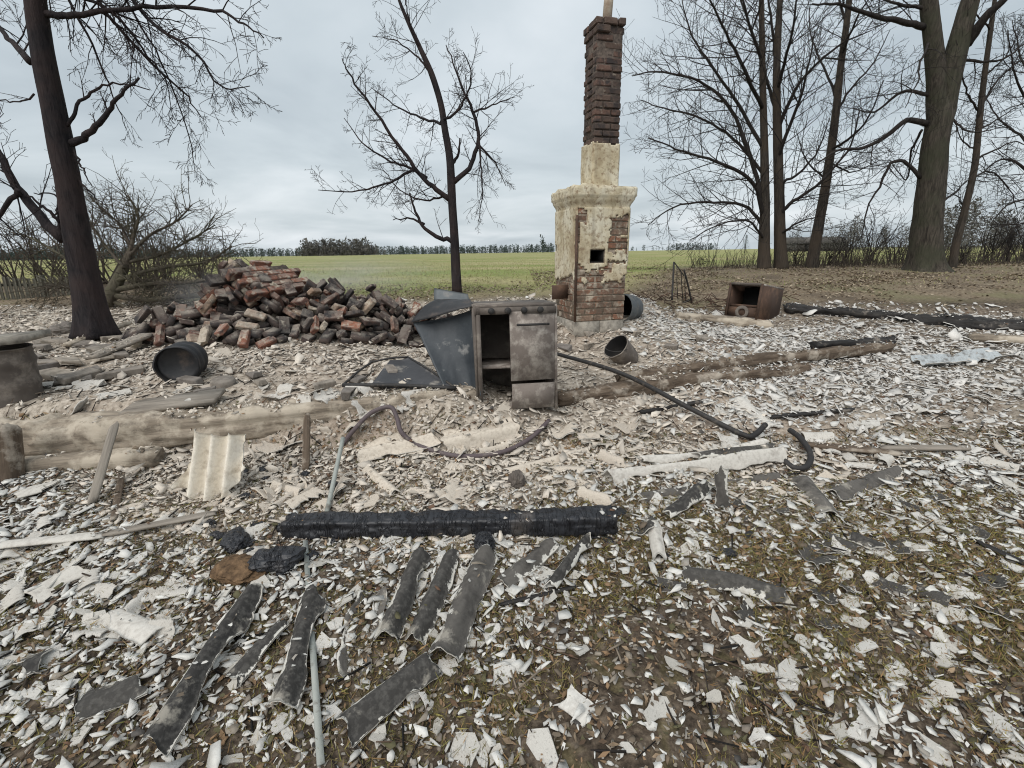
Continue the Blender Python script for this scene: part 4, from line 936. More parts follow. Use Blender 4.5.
scatter_pieces(26, (600, 380, 1010, 470), 'slate_edge', 'whitish curved slate fragment lying in the white debris beyond the corrugated sheet', 'whitish slate fragments in the white debris', 80, .12, .26)
scatter_pieces(24, (640, 480, 1010, 640), 'slate_dark', 'small dark curved slate fragment lying among white shards', 'dark slate fragments among the white shards', 90, .07, .17)
scatter_pieces(26, (10, 500, 280, 640), 'slate_edge', 'pale dusty slate fragment lying between the rag and the sill log', 'pale slate fragments below the sill log', 100, .07, .17)
scatter_pieces(22, (20, 385, 420, 412), 'slate_edge', 'pale slate fragment lying on the ash behind the sill log', 'pale slate fragments behind the sill log', 110, .12, .30)
# leaning pieces
pB, pT = lift(P(207, 502), -.02), PY(217, 426, P(213, 505)[1] + .20)
corrugated('slate_piece', pB, pT, .34, 3.4, 'slate_tan', 40, 'beige corrugated slate sheet with rounded ridges leaning on the sill log', up=(0, -.8, .5), amp=.034, white=0, rag=.07)
pB, pT = lift(P(722, 510), -.03), PY(720, 462, P(722, 510)[1] + .05)
corrugated('slate_piece', pB, pT, .075, .5, 'slate_grey', 41, 'pointed slate shard standing upright before the long corrugated sheet', up=(-.3, -1, 0), amp=.012, white=.4)

# black lumps, rag
def lump(name, p, s, mat, seed, label, cat):
    bm = bmesh.new(); bmesh.ops.create_icosphere(bm, subdivisions=3 if max(s) < .06 else 4, radius=1); V = np.array([v.co[:] for v in bm.verts])
    n = .55 * (fbm(V[:, 0] * 1.8 + seed, V[:, 1] * 1.8 + V[:, 2] * 1.3, 2, 4) - .5) + .35 * (fbm(V[:, 0] * 5 + seed, V[:, 2] * 5 + V[:, 1] * 3, 5, 3) - .5)
    for v, k in zip(bm.verts, n): v.co = v.co * (1 + k); v.co.x *= s[0]; v.co.y *= s[1]; v.co.z *= s[2]
    me = bpy.data.meshes.new(name); bm.to_mesh(me); bm.free(); me.materials.append(MATS[mat]); o = link(name, me, loc=p); o.rotation_euler.z = seed; return tag(o, label, cat)
lump('charred_lump', lift(P(277, 566), .04), (.12, .08, .05), 'char', .3, 'charred black lump at the left end of the charred beam', 'lump')
lump('charred_lump', lift(P(484, 548), .03), (.06, .05, .045), 'char', 1.3, 'small charred knob under the middle of the charred beam', 'lump')
lump('charred_lump', lift(P(236, 545), .03), (.10, .06, .04), 'char', 2.1, 'flat charred clump behind the rusty brown rag', 'lump')
lump('rag', lift(P(240, 572), .02), (.14, .09, .035), 'rag', 2.9, 'crumpled rusty brown rag beside the charred lump', 'rag')
lump('charred_lump', lift(P(516, 486), .04), (.05, .05, .06), 'rust_grey', 3.3, 'small dark cone-shaped clump behind the charred beam', 'lump')

rnd = random.Random(44)
for i in range(26):
    bx_ = (195, 525, 335, 575) if i < 12 else ((560, 475, 760, 570) if i < 20 else (230, 455, 340, 500))
    o = lump('charred_clump', lift(P(rnd.uniform(bx_[0], bx_[2]), rnd.uniform(bx_[1], bx_[3])), .008), (rnd.uniform(.02, .055), rnd.uniform(.02, .04), rnd.uniform(.012, .025)), 'char', rnd.uniform(0, 20),
         ('small black charred clump lying around the rag and the beam end', 'small black charred clump lying near the upright shard and dark tubular piece', 'small black charred clump lying in the ash beside the tan sheet')[0 if i < 12 else 1 if i < 20 else 2], 'clump')
    o['group'] = 'small charred clumps in the debris'
# vessels: profile of (radius, height) turned round an axis
def lathe(mb, prof, c, axis, k=36, mi=0, dent=0.0, seed=0):
    ax = np.asarray(axis, float); ax /= np.linalg.norm(ax); Rm = frame(ax, [0.01, 0.02, 1] if abs(ax[2]) < .9 else [1, 0, 0]); a = np.arange(k) * 2 * math.pi / k; V = []
    for r, h in prof:
        rr = r * (1 + dent * (fbm(np.cos(a) * 1.5 + seed, np.sin(a) * 1.5 + h * 3, 3, 3) - .5) * 2)
        V.append(np.stack([np.full(k, h), rr * np.cos(a), rr * np.sin(a)], -1) @ Rm.T + np.asarray(c))
    n = len(prof); mb.add(np.concatenate(V), [(i * k + j, i * k + (j + 1) % k, (i + 1) * k + (j + 1) % k, (i + 1) * k + j) for i in range(n - 1) for j in range(k)], mi)
def vessel(name, label, cat, c, axis, R0, R1, H, mat, dent=.07, seed=0, lid=None, inner='soot_dark', handle=False, rings=()):
    """open drum: mouth at the +axis end"""
    c = np.asarray(c, float); t = thing(name, label, cat, c); prof = [(0.001, 0), (R0 * .96, 0), (R0, .012)]
    for f in np.linspace(.06, .94, 12):
        b = .012 if any(abs(f - q) < .045 for q in rings) else 0; prof.append((R0 + (R1 - R0) * f + b, H * f))
    prof += [(R1, H), (R1 + .006, H + .003), (R1 + .006, H + .011), (R1 - .004, H + .011)]
    mb = MB(); lathe(mb, prof, c, axis, dent=dent, seed=seed); mb.build('body', mat, t, smooth=True)
    mb = MB(); lathe(mb, [(R1 - .004, H + .0105), (R1 - .010, H * .6), (R0 - .010, .02), (.001, .02)], c, axis, dent=dent, seed=seed); mb.build('inside', inner, t, smooth=True)  # lining coloured near-black to darken the mouth
    ax = np.asarray(axis, float) / np.linalg.norm(axis)
    if lid is not None: mb = MB(); lathe(mb, [(.001, H - lid), (R1 * .75, H - lid), (R1 * .80, H - lid + .012), (R1 - .012, H - lid + .006)], c, axis); mb.build('lid', 'steel_dark', t, smooth=True)
    if handle:
        s = np.cross(ax, [0, 0, 1.0]); s /= np.linalg.norm(s); a = np.linspace(0, math.pi, 14); mb = MB()
        mb.tube([c + ax * (H - .01) + s * (R1 + .012) * math.cos(q) + (-np.cross(s, ax) * .6 + ax * .35) * R1 * math.sin(q) for q in a], .004, 6); mb.build('handle', 'iron_black', t)
    return t
b0 = P(172, 384); vessel('metal_pot', 'black metal pot lying on its side before the rubble heap', 'pot', lift(b0 + [-.04, .32, 0], .15), (.30, -1.0, -.03), .14, .155, .30, 'steel_dark', lid=.04, seed=1, rings=(.3, .7))
b0 = P(622, 364); vessel('bucket', 'tilted grey bucket lying before the foot of the stove', 'bucket', lift(b0 + [.10, .10, 0], .02), (-.62, -.35, .62), .115, .135, .25, 'rust_grey', seed=2, handle=True, dent=.12)
b0 = P(634, 326); vessel('metal_drum', 'grey metal drum lying behind the stove', 'drum', lift(b0 + [.10, .55, 0], .16), (-.55, -.75, .12), .17, .18, .42, 'zinc', seed=3, rings=(.33, .66))
b0 = P(8, 404); vessel('metal_drum', 'tall dark weathered drum standing at the end of the sill log', 'drum', lift(b0 + [-.10, .12, 0], -.03), (.03, 0, 1), .19, .19, .42, 'rust_grey', seed=4, inner='rust_grey', rings=(.4, .8))
mb = MB(); mb.box(lift(P(8, 404) + [-.08, .12, 0], .455), (.50, .36, .05), rotz(.3) @ roty(-.06)); tag(mb.build('stone_slab', 'concrete'), 'flat grey slab lying on top of the tall weathered drum', 'slab')
mb = MB(); c = P(224, 386); lathe(mb, [(.001, -.05), (.085, -.05), (.092, 0), (.088, .05), (.078, .062), (.001, .066)], c, (.05, -.1, 1), dent=.06); tag(mb.build('stone_disc', 'stone_grey'), 'round grey stone disc lying right of the black pot', 'stone')

# bent dark sheet of a burnt appliance
def sheet_grid(name, G, mat, parent=None, th=.006, smooth=True):
    G = np.asarray(G, float); nu, nv, _ = G.shape; du = np.gradient(G, axis=0); dv = np.gradient(G, axis=1); N = np.cross(du, dv); N /= np.linalg.norm(N, axis=-1, keepdims=True) + 1e-9
    V = np.concatenate([G.reshape(-1, 3), (G - N * th).reshape(-1, 3)]); nn = nu * nv; f = []
    for i in range(nu - 1):
        for j in range(nv - 1): a, b, c, d = i * nv + j, (i + 1) * nv + j, (i + 1) * nv + j + 1, i * nv + j + 1; f += [(a, b, c, d), (a + nn, d + nn, c + nn, b + nn)]
    for i in range(nu - 1):
        for j in (0, nv - 1): a, b = i * nv + j, (i + 1) * nv + j; f.append((a, a + nn, b + nn, b))
    for j in range(nv - 1):
        for i in (0, nu - 1): a, b = i * nv + j, i * nv + j + 1; f.append((a, b, b + nn, a + nn))
    mb = MB(); mb.add(V, f); return mb.build(name, mat, parent, smooth=smooth)
def bilinear(c00, c10, c11, c01, nu, nv, bulge, seed, dent=.02):
    u = np.linspace(0, 1, nu)[:, None, None]; v = np.linspace(0, 1, nv)[None, :, None]
    G = (1 - u) * (1 - v) * c00 + u * (1 - v) * c10 + u * v * c11 + (1 - u) * v * c01
    n = np.cross(c10 - c00, c01 - c00); n /= np.linalg.norm(n); U, V = np.meshgrid(np.linspace(0, 1, nu), np.linspace(0, 1, nv), indexing='ij')
    return G + n * (bulge(U, V) + dent * (fbm(U * 3 + seed, V * 3, 2, 4) - .5))[..., None]
yb = P(470, 402)[1]
t = thing('bent_metal_sheet', 'large bent blue-grey metal sheet leaning by the scorched cabinet', 'sheet', P(460, 398))
G = bilinear(PY(447, 392, yb + .12), PY(478, 396, yb + .02), PY(474, 306, yb + .25), PY(411, 322, yb + .38), 30, 30, lambda U, V: -.10 * np.sin(U * math.pi * .9) - .03 * V, 3, .03)
sheet_grid('sheet', G, 'steel_blue', t)
G = bilinear(PY(411, 322, yb + .38), PY(474, 306, yb + .25), PY(470, 300, yb + .50), PY(438, 299, yb + .58), 20, 8, lambda U, V: .03 * np.sin(V * 3.1), 6, .02)
sheet_grid('folded_flange', G, 'steel_dark', t)
G = bilinear(PY(434, 300, yb + .63), PY(470, 304, yb + .60), PY(468, 294, yb + .68), PY(434, 288, yb + .70), 8, 5, lambda U, V: 0 * U, 8, .01)
sheet_grid('lip', G, 'zinc', t)
# framed tray
t = thing('metal_tray', 'dark framed metal tray lying tilted before the bent sheet', 'tray', P(400, 388))
c0, c1, c2, c3 = lift(P(343, 389), .03), lift(P(456, 392), .03), PY(408, 357, P(408, 378)[1] + .25), PY(372, 362, P(372, 378)[1] + .18)
sheet_grid('panel', bilinear(c0 * .75 + c1 * .25, c1, c2, (c3 + c2) / 2, 16, 12, lambda U, V: 0 * U - .015 * np.sin(U * 3.1), 2, .015), 'steel_tray', t)
for a, b, r in ((c0, c1, .016), (c1, c2, .009), (c2, c3, .009), (c3, c0, .009)):
    mb = MB(); mb.tube(spline([a, (a + b) / 2 + [0, 0, .01], b], 10), r, 6); mb.build('frame_bar', 'iron_black', t)

# scorched cabinet beside the sheet
def cabinet():
    c = P(512, 410); yaw = R(8); Rm = rotz(yaw) @ rotx(R(-4)); w, d, h = .60, .50, .80; o = np.array([c[0] + .01, c[1] + d / 2, c[2] - .03])
    t = thing('scorched_cabinet', 'scorched ash-grey metal cabinet standing open before the stove', 'cabinet', o)
    def bx(nm, l, s, mat, rot=None): mb = MB(); mb.box(o + Rm @ np.array(l), s, Rm if rot is None else Rm @ rot); return mb.build(nm, mat, t)
    bx('side_panel', (-w / 2, 0, h / 2), (.018, d, h), 'rust_grey'); bx('side_panel', (w / 2, 0, h / 2), (.018, d, h), 'rust_ashen')
    bx('back_panel', (0, d / 2 - .012, h / 2), (w - .02, .018, h), 'rust_grey'); bx('top_panel', (0, 0, h), (w + .02, d, .02), 'rust_grey', rotx(.03))
    bx('shelf', (0, .02, h * .42), (w - .022, d - .06, .018), 'rust_ashen'); bx('base_panel', (0, 0, .03), (w - .02, d - .03, .03), 'rust_ashen')
    bx('front_panel', (w * .20, -d / 2 - .004, h * .62), (w * .56, .016, h * .64), 'rust_ashen', rotz(.04)); bx('front_panel', (w * .2, -d / 2 - .006, h * .15), (w * .54, .016, h * .24), 'rust_ashen', rotx(.1))
    bx('frame_bar', (0, -d / 2, h - .04), (w, .03, .05), 'rust_grey'); bx('frame_bar', (-w * .46, -d / 2, h / 2), (.03, .03, h - .02), 'rust_grey')
    mb = MB(); mb.tube([o + Rm @ np.array([q, -d / 2 - .04, h * .82]) for q in (w * .0, w * .2, w * .4)], .009, 8); mb.build('handle', 'iron_black', t)
    for i in range(4): mb = MB(); lathe(mb, [(.001, .02), (.022, .02), (.024, 0)], o + Rm @ np.array([-w * .3 + i * w * .2, -d / 2 - .016, h - .04]), Rm @ np.array([0, -1, 0]), 14); mb.build('knob', 'iron_black', t)
cabinet()

# overturned rusty metal box with an open end
def metal_box():
    c = P(760, 322); o = lift(c, .0); yaw = R(40); Rm = rotz(yaw) @ roty(R(8)); L, d, h = .72, .44, .46; o = o + np.array([.02, .25, .24])
    t = thing('metal_box', 'overturned rusty brown metal box with one open end in the yard', 'box', o)
    def bx(nm, l, s, mat): mb = MB(); mb.box(o + Rm @ np.array(l), s, Rm); return mb.build(nm, mat, t)
    bx('wall', (0, 0, h / 2), (L, d, .02), 'rust_ashen'); bx('wall', (0, 0, -h / 2), (L, d, .02), 'rust'); bx('wall', (0, -d / 2 + .01, 0), (L, .02, h - .02), 'rust'); bx('wall', (0, d / 2 - .01, 0), (L, .02, h - .02), 'rust')
    bx('end_panel', (L / 2 - .01, 0, 0), (.02, d - .04, h - .02), 'rust'); bx('divider', (-L * .44, 0, -.06), (.02, d - .05, .03), 'rust'); bx('end_panel', (-L * .46, 0, -h * .33), (.018, d - .045, h * .30), 'rust')
    mb = MB(); lathe(mb, [(.05, 0), (.09, 0), (.09, .02), (.05, .02)], o + Rm @ np.array([-L * .46 - .03, 0, -h * .33]), Rm @ np.array([1.0, 0, 0]), 24); mb.build('ring', 'rust_grey', t)
    bx('inside', (L * .1, 0, 0), (.02, d - .045, h - .045), 'soot_dark')  # near-black panel across the cavity, painting in its dark interior
    for s in (-1, 1): bx('rim', (-L / 2 - .006, s * (d / 2 - .01), 0), (.025, .03, h + .02), 'rust'); bx('rim', (-L / 2 - .008, 0, s * (h / 2)), (.025, d - .035, .03), 'rust_grey')
metal_box()
# bent iron rod frame and wire tangle
t = thing('rod_frame', 'bent iron rod frame standing in the ash behind the stove', 'frame', P(682, 306)); yy = P(682, 306)[1]
for pl, r in (([(672, 300), (673, 280), (674, 262)], .014), ([(674, 262), (680, 270), (684, 276)], .008), ([(684, 270), (688, 285), (692, 304)], .014), ([(677, 266), (677, 285), (678, 300)], .006), ([(681, 270), (682, 288), (683, 302)], .006), ([(685, 274), (685, 290), (686, 302)], .006), ([(640, 318), (662, 312), (690, 300)], .014)):
    mb = MB(); mb.tube(spline([PY(a, b, yy + .1 * i) for i, (a, b) in enumerate(pl)], 8), r, 6); mb.build('rod', 'iron_black', t)
rnd = random.Random(2); mb = MB(); cc = P(690, 303)
for i in range(70):
    a = rnd.uniform(0, 6.28); p = cc + np.array([rnd.gauss(.1, .6), rnd.gauss(0, .3), .02]); p[2] = tz(p[0], p[1]) + .02; d = np.array([math.cos(a), math.sin(a), rnd.uniform(-.1, .35)]) * rnd.uniform(.15, .45)
    mb.tube([p, p + d * .5 + [0, 0, rnd.uniform(0, .08)], p + d * [1, 1, .5]], .006, 4)
tag(mb.build('wire_tangle', 'rust'), 'low tangle of rusty wire and twigs round the rod frame', 'wire', kind='stuff')

# loose slabs and stones on the left and round the stove
rnd = random.Random(9); slabs = [brick_mesh('stone_slab', rnd.uniform(.22, .42), rnd.uniform(.14, .26), rnd.uniform(.035, .07), 'stone_grey', 600 + i, .03) for i in range(6)]
for i in range(46):
    if i < 30: p = P(rnd.uniform(20, 125), rnd.uniform(338, 384))
    elif i < 38: p = P(rnd.uniform(140, 400), rnd.uniform(372, 398))
    else: p = P(rnd.uniform(560, 760), rnd.uniform(328, 372))
    n = ground_up(p); F = frame(rotz(rnd.uniform(0, 6.28)) @ np.array([1, 0, 0]), n + np.array([rnd.gauss(0, .18), rnd.gauss(0, .18), 0])); s = rnd.uniform(.45, 1.0) if i < 30 else rnd.uniform(.3, .6)
    o = link('stone_slab', slabs[i % 6], mat4=to4(F, lift(p, .02 + .02 * rnd.random()), (s, s, 1)))
    if i < 30: tag(o, 'flat grey stone slab strewn between weathered drum and charred tree', 'stone', 'stone slabs by the charred tree')
    elif i < 38: tag(o, 'small grey stone lying on the ash before the rubble heap', 'stone', 'small stones before the heap')
    else: tag(o, 'small grey stone lying on the ash around the stove and bucket', 'stone', 'small stones around the stove')
mb = MB(); c = lift(P(176, 410), .06); mb.box(c, (.62, .22, .03), rotz(.15) @ rotx(.15) @ roty(-.10)); tag(mb.build('board', 'wood_grey'), 'greenish grey slab tilted on the ash behind the sill log', 'slab')
lump('stone', lift(P(66, 333), .05), (.16, .12, .10), 'stone_grey', 4.2, 'large brown boulder at the foot of the charred tree', 'stone')

# ------------------------------------------------------------------ slate shards, leaves, twigs, moss
def poly_mesh(name, V, sizes_loops, tint, mat):
    """V (n,3); sizes_loops = list of (loop index array (m,k)) per polygon size; tint (n,3)"""
    me = bpy.data.meshes.new(name); me.vertices.add(len(V)); me.vertices.foreach_set('co', V.astype(np.float32).ravel())
    loops = np.concatenate([a.ravel() for a in sizes_loops]).astype(np.int32); tot = np.concatenate([np.full(len(a), a.shape[1]) for a in sizes_loops]).astype(np.int32)
    me.loops.add(len(loops)); me.loops.foreach_set('vertex_index', loops); me.polygons.add(len(tot))
    me.polygons.foreach_set('loop_start', np.concatenate([[0], np.cumsum(tot)[:-1]]).astype(np.int32)); me.polygons.foreach_set('loop_total', tot); me.update(calc_edges=True)
    at = me.attributes.new('tint', 'FLOAT_COLOR', 'POINT'); at.data.foreach_set('color', np.concatenate([tint, np.ones((len(V), 1))], 1).astype(np.float32).ravel())
    me.materials.append(MATS[mat]); return me
def tilted(rng, n, x, y, tilt):
    nm = tnormal(x, y); nm = nm + rng.normal(0, 1, (n, 3)) * tilt[:, None] * [1, 1, .2]; nm[:, 2] = np.abs(nm[:, 2]); nm /= np.linalg.norm(nm, axis=1, keepdims=True)
    a = rng.uniform(0, 2 * np.pi, n); d = np.stack([np.cos(a), np.sin(a), np.zeros(n)], 1); d -= nm * (d * nm).sum(1, keepdims=True); d /= np.linalg.norm(d, axis=1, keepdims=True)
    return d, np.cross(nm, d), nm
def shard_shape(rng, n, k=6):
    a = (np.arange(k)[None] + rng.uniform(-.42, .42, (n, k))) * 2 * np.pi / k; r = rng.uniform(.36, 1.2, (n, k))
    return np.cos(a) * r, np.sin(a) * r
def surf(x, y):
    z = terrain(x, y); i = np.clip(((x - HX0) / HS).astype(int), 0, len(hx) - 1); j = np.clip(((y - HY0) / HS).astype(int), 0, len(hy) - 1)
    ins = (x > HX0) & (x < hx[-1]) & (y > HY0) & (y < hy[-1]); return z
def heap_cover(x, y):
    i = np.clip(((x - HX0) / HS).astype(int), 0, len(hx) - 1); j = np.clip(((y - HY0) / HS).astype(int), 0, len(hy) - 1)
    ins = (x > HX0) & (x < hx[-1]) & (y > HY0) & (y < hy[-1]); return ins & (HF[j, i] > terrain(x, y) + .03)
def in_view(x, y, z, m=40):
    q = np.stack([x, y, z], -1) - CAM; d = q @ _f; u = CX + (q @ _r) / np.maximum(d, .01) * FPX; v = CY - (q @ _u) / np.maximum(d, .01) * FPX
    return (d > .3) & (u > -m - 420) & (u < 1024 + m + 420) & (v < 768 + m + 150), d, (u > 4) & (u < 1020) & (v > 4) & (v < 764)
def make_shards():
    rng = np.random.default_rng(5); xs, ys, Ls = [], [], []
    def zone(n, y0, y1, med, sig, lo, hi, dens):
        if y0 < 1: n = int(n * 1.22)
        y = np.sqrt(rng.uniform(y0 ** 2, y1 ** 2, n)); x = rng.uniform(-1, 1, n) * (y * 1.18 + (1.3 if y0 < 1 else .75)); keep = rng.random(n) < dens(x, y)
        x, y = x[keep], y[keep]; xs.append(x); ys.append(y); Ls.append(np.clip(np.exp(rng.normal(math.log(med), sig, len(x))), lo, hi))
    def d1(x, y):
        n = fbm(x * 1.6, y * 1.6, 3, 3); m = fbm(x * 5 + 7, y * 5, 6, 2); f = .32 + .9 * sstep(.34, .58, n * .6 + m * .4)
        return np.clip(f + .25 * sstep(.6, -1, x) + .5 * sstep(1.6, 2.3, y), 0, 1) * (1 - .15 * sstep(1.75, 1.1, y) * sstep(-.6, .5, x))
    zone(19000, .75, 3.0, .022, .5, .007, .10, d1)
    zone(15000, .75, 3.0, .011, .4, .005, .03, d1)
    def d2(x, y):
        n = fbm(x * 1.2, y * 1.2, 5, 3); return np.clip(.35 + 1.1 * sstep(.35, .6, n), 0, 1) * debris_mask(x, y)
    zone(30000, 2.6, 8.4, .030, .5, .010, .12, d2)
    zone(46000, 2.4, 7.6, .019, .4, .008, .05, d2)
    n0 = sum(map(len, xs)); zone(34000, .75, 3.2, .011, .45, .004, .03, lambda x, y: 1 + 0 * x)
    def d3(x, y): return sstep(.8, 2.2, x) * sstep(2.9, 3.6, y) * sstep(6.6, 5.6, y)
    zone(26000, 2.6, 6.8, .026, .5, .010, .10, d3)
    crumb = np.zeros(sum(map(len, xs)), bool); crumb[n0:n0 + len(xs[-2])] = True
    x = np.concatenate(xs); y = np.concatenate(ys); L = np.concatenate(Ls); k = ~heap_cover(x, y); x, y, L, crumb = x[k], y[k], L[k], crumb[k]
    z = terrain(x, y)
    for q_ in DRAPE:                                   # ash bits that came to rest on the timbers and sheets
        m = len(q_); x = np.concatenate([x, q_[:, 0]]); y = np.concatenate([y, q_[:, 1]]); z = np.concatenate([z, q_[:, 2]])
        L = np.concatenate([L, np.clip(np.exp(rng.normal(math.log(.012), .5, m)), .005, .032)]); crumb = np.concatenate([crumb, rng.random(m) < .3])
    ok, dep, inside = in_view(x, y, z); x, y, z, L, dep, inside, crumb = [a[ok] for a in (x, y, z, L, dep, inside, crumb)]; n = len(x)
    asp = np.where(L < .014, .35 + .5 * rng.random(n), .24 + .58 * rng.random(n) ** 1.3); tilt = np.where(y > 2.6, .36, .24) * rng.uniform(.3, 1.6, n); d, w, nm = tilted(rng, n, x, y, tilt)
    am = ash_mask(x, y); rt = sstep(1.0, 2.6, x) * sstep(2.6, 3.6, y); q = rng.random(n); tint = np.empty((n, 3)); sh = rng.uniform(.72, 1.06, n)[:, None]
    white = np.array([.645, .63, .59]); beige = np.array([.635, .57, .49]); warm = np.array([.65, .625, .585]); dark = np.array([.10, .092, .085]); mid = np.array([.24, .205, .17]); brown = np.array([.15, .09, .06])
    tint[:] = white * sh; am2 = am * (1 - rt); tint = np.where((rng.random(n) < am2)[:, None], beige * sh, tint); tint = np.where((rng.random(n) < rt)[:, None], warm * sh, tint)
    L = np.where(q < .30, np.minimum(L, .028) * .8, L); lo_ = .10 - .05 * am; tint = np.where((q < lo_)[:, None], dark * sh, tint); tint = np.where(((q > .10) & (q < .24 - .07 * am))[:, None], mid * sh, tint); tint = np.where(((q > .24) & (q < .30))[:, None], brown * sh, tint)
    sm = (L < .013) & (rng.random(n) < .5); tint = np.where(sm[:, None], tint * rng.uniform(.3, .75, (n, 1)), tint)
    cr = np.array([(.22, .17, .12), (.15, .12, .09), (.30, .26, .21), (.36, .33, .29), (.12, .11, .06), (.26, .17, .10)])[rng.integers(0, 6, n)]; tint = np.where(crumb[:, None], cr * sh, tint); inside = inside & ~crumb
    score = L * np.sqrt(asp) / dep * inside * (q > .30); big = np.argsort(-score)[:300]; isbig = np.zeros(n, bool); isbig[big] = True
    # the 300 that show largest: objects of their own
    protos = []; k = 7
    for i in range(28):
        cx, cy = shard_shape(rng, 1, k); cx, cy = cx[0], cy[0]; b = rng.uniform(-.16, .16); cz = b * cx ** 2 + rng.normal(0, .02, k)
        top = np.stack([cx, cy, cz], 1); bot = top * [1.02, 1.02, 1] - [0, 0, 1.0]; V = np.concatenate([top, bot, [[0, 0, .02]]]); me = bpy.data.meshes.new('slate_shard')
        f = [(j, (j + 1) % k, 2 * k) for j in range(k)] + [((j + 1) % k, j, k + j, k + (j + 1) % k) for j in range(k)]; V[k:2 * k, 2] = V[:k, 2] - .12; me.from_pydata(V.tolist(), [], f)
        me.materials.append(MATS['slate_white' if i % 2 else 'slate_beige']); protos.append(me)
    for c, i in enumerate(big):
        p = np.array([x[i], y[i], z[i] + .012]); bg_ = am2[i] > .5; me = protos[(c * 2 + (0 if bg_ else 1)) % 28]; s = L[i]; Rm = np.stack([d[i], w[i], nm[i]], 1); thick = min(.05, .05)
        o = link('slate_shard', me, mat4=to4(Rm, p, (s, s * asp[i] * 1.1, max(.045, s * .6))))
        if bg_: tag(o, 'beige broken slate shard lying on the ash', 'shard', 'beige slate shards on the ash')
        elif asp[i] < .5: tag(o, 'narrow white slate splinter lying among moss and dead leaves', 'shard', 'narrow white slate splinters')
        else: tag(o, 'broad white slate shard lying flat among moss and dead leaves', 'shard', 'broad white slate shards')
    r = ~isbig; x, y, z, L, asp, d, w, nm, tint = [a[r] for a in (x, y, z, L, asp, d, w, nm, tint)]; n = len(x); k = 6
    cx, cy = shard_shape(rng, n, k); b = rng.uniform(-.22, .22, (n, 1)); cz = (b * cx ** 2 + rng.normal(0, .05, (n, k))) * L[:, None]
    c0 = np.stack([x, y, z + .006 + .02 * rng.random(n) ** 2 * (L / .03)], 1)[:, None]
    top = c0 + d[:, None] * (cx * L[:, None])[..., None] + w[:, None] * (cy * (L * asp)[:, None])[..., None] + nm[:, None] * cz[..., None]
    bot = top - nm[:, None] * np.clip(L * .12, .003, .006)[:, None, None]; V = np.concatenate([top, bot], 1).reshape(-1, 3)
    b0 = (np.arange(n) * 2 * k)[:, None]; ng = b0 + np.arange(k); b1 = b0[(L > .015) & (y < 4.5) | (L > .028), 0]; qs = np.concatenate([np.stack([b1 + (j + 1) % k, b1 + j, b1 + k + j, b1 + k + (j + 1) % k], 1) for j in range(k)])
    me = poly_mesh('slate_shards', V, [ng, qs], np.repeat(tint, 2 * k, 0), 'slate_bits'); tag(link('slate_shards', me), 'countless small slate fragments strewn over soil and ash', 'slate', kind='stuff')
make_shards()

def leaf_field(name, label, n, sampler, size, cols, seed, dz=.01, tilt=.45):
    rng = np.random.default_rng(seed); x, y = sampler(rng, n); k = ~heap_cover(x, y); x, y = x[k], y[k]; n = len(x); z = terrain(x, y); d, w, nm = tilted(rng, n, x, y, np.full(n, tilt)); L = size * rng.uniform(.5, 1.2, n); A = L * rng.uniform(.28, .5, n)
    c = np.stack([x, y, z + dz], 1); cu = rng.uniform(-.1, .55, n) * L
    V = np.stack([c - d * L[:, None], c + w * A[:, None] + nm * cu[:, None], c + d * L[:, None] + nm * (cu * rng.uniform(-.3, .8, n))[:, None], c - w * A[:, None] + nm * (cu * .7)[:, None]], 1).reshape(-1, 3)
    b = np.arange(n) * 4; tri = np.concatenate([np.stack([b, b + 2, b + 1], 1), np.stack([b, b + 3, b + 2], 1)])
    t = np.array(cols)[rng.integers(0, len(cols), n)] * rng.uniform(.65, 1.2, (n, 1)); me = poly_mesh(name, V, [tri], np.repeat(t, 4, 0), 'leaf'); tag(link(name, me), label, 'leaves', kind='stuff')
def fore(rng, n):
    y = np.sqrt(rng.uniform(.75 ** 2, 3.4 ** 2, n)); x = rng.uniform(-1, 1, n) * (y * 1.18 + .6); f = fbm(x * 2.2 + 3, y * 2.2, 7, 3); k = rng.random(n) < (.12 + .9 * sstep(.42, .6, f)) * (.35 + .65 * sstep(-.8, .4, x)) * (1 - .6 * sstep(2.2, 3.2, y)); return x[k], y[k]
leaf_field('fallen_leaves', 'curled brown dead leaves among the slate shards and moss', 6500, fore, .020, [(.24, .155, .09), (.17, .11, .068), (.30, .22, .145), (.11, .075, .05)], 21)
def yard(rng, n):
    y = 6.6 + 8 * rng.random(n) ** 1.4; x = rng.uniform(-9, 17, n); f = fbm(x * .9, y * 1.6 + 5, 6, 4); k = rng.random(n) < litter_mask(x, y) * (1 - .8 * debris_mask(x, y)) * (.12 + .88 * sstep(.40, .58, f)) * (.45 + .55 * sstep(7.3, 9.0, y)); return x[k], y[k]
leaf_field('yard_leaves', 'carpet of tan and brown dead leaves over the yard under the bare trees', 80000, yard, .034, [(.33, .265, .19), (.25, .19, .13), (.40, .335, .245), (.19, .145, .10), (.15, .115, .08)], 22, .010)

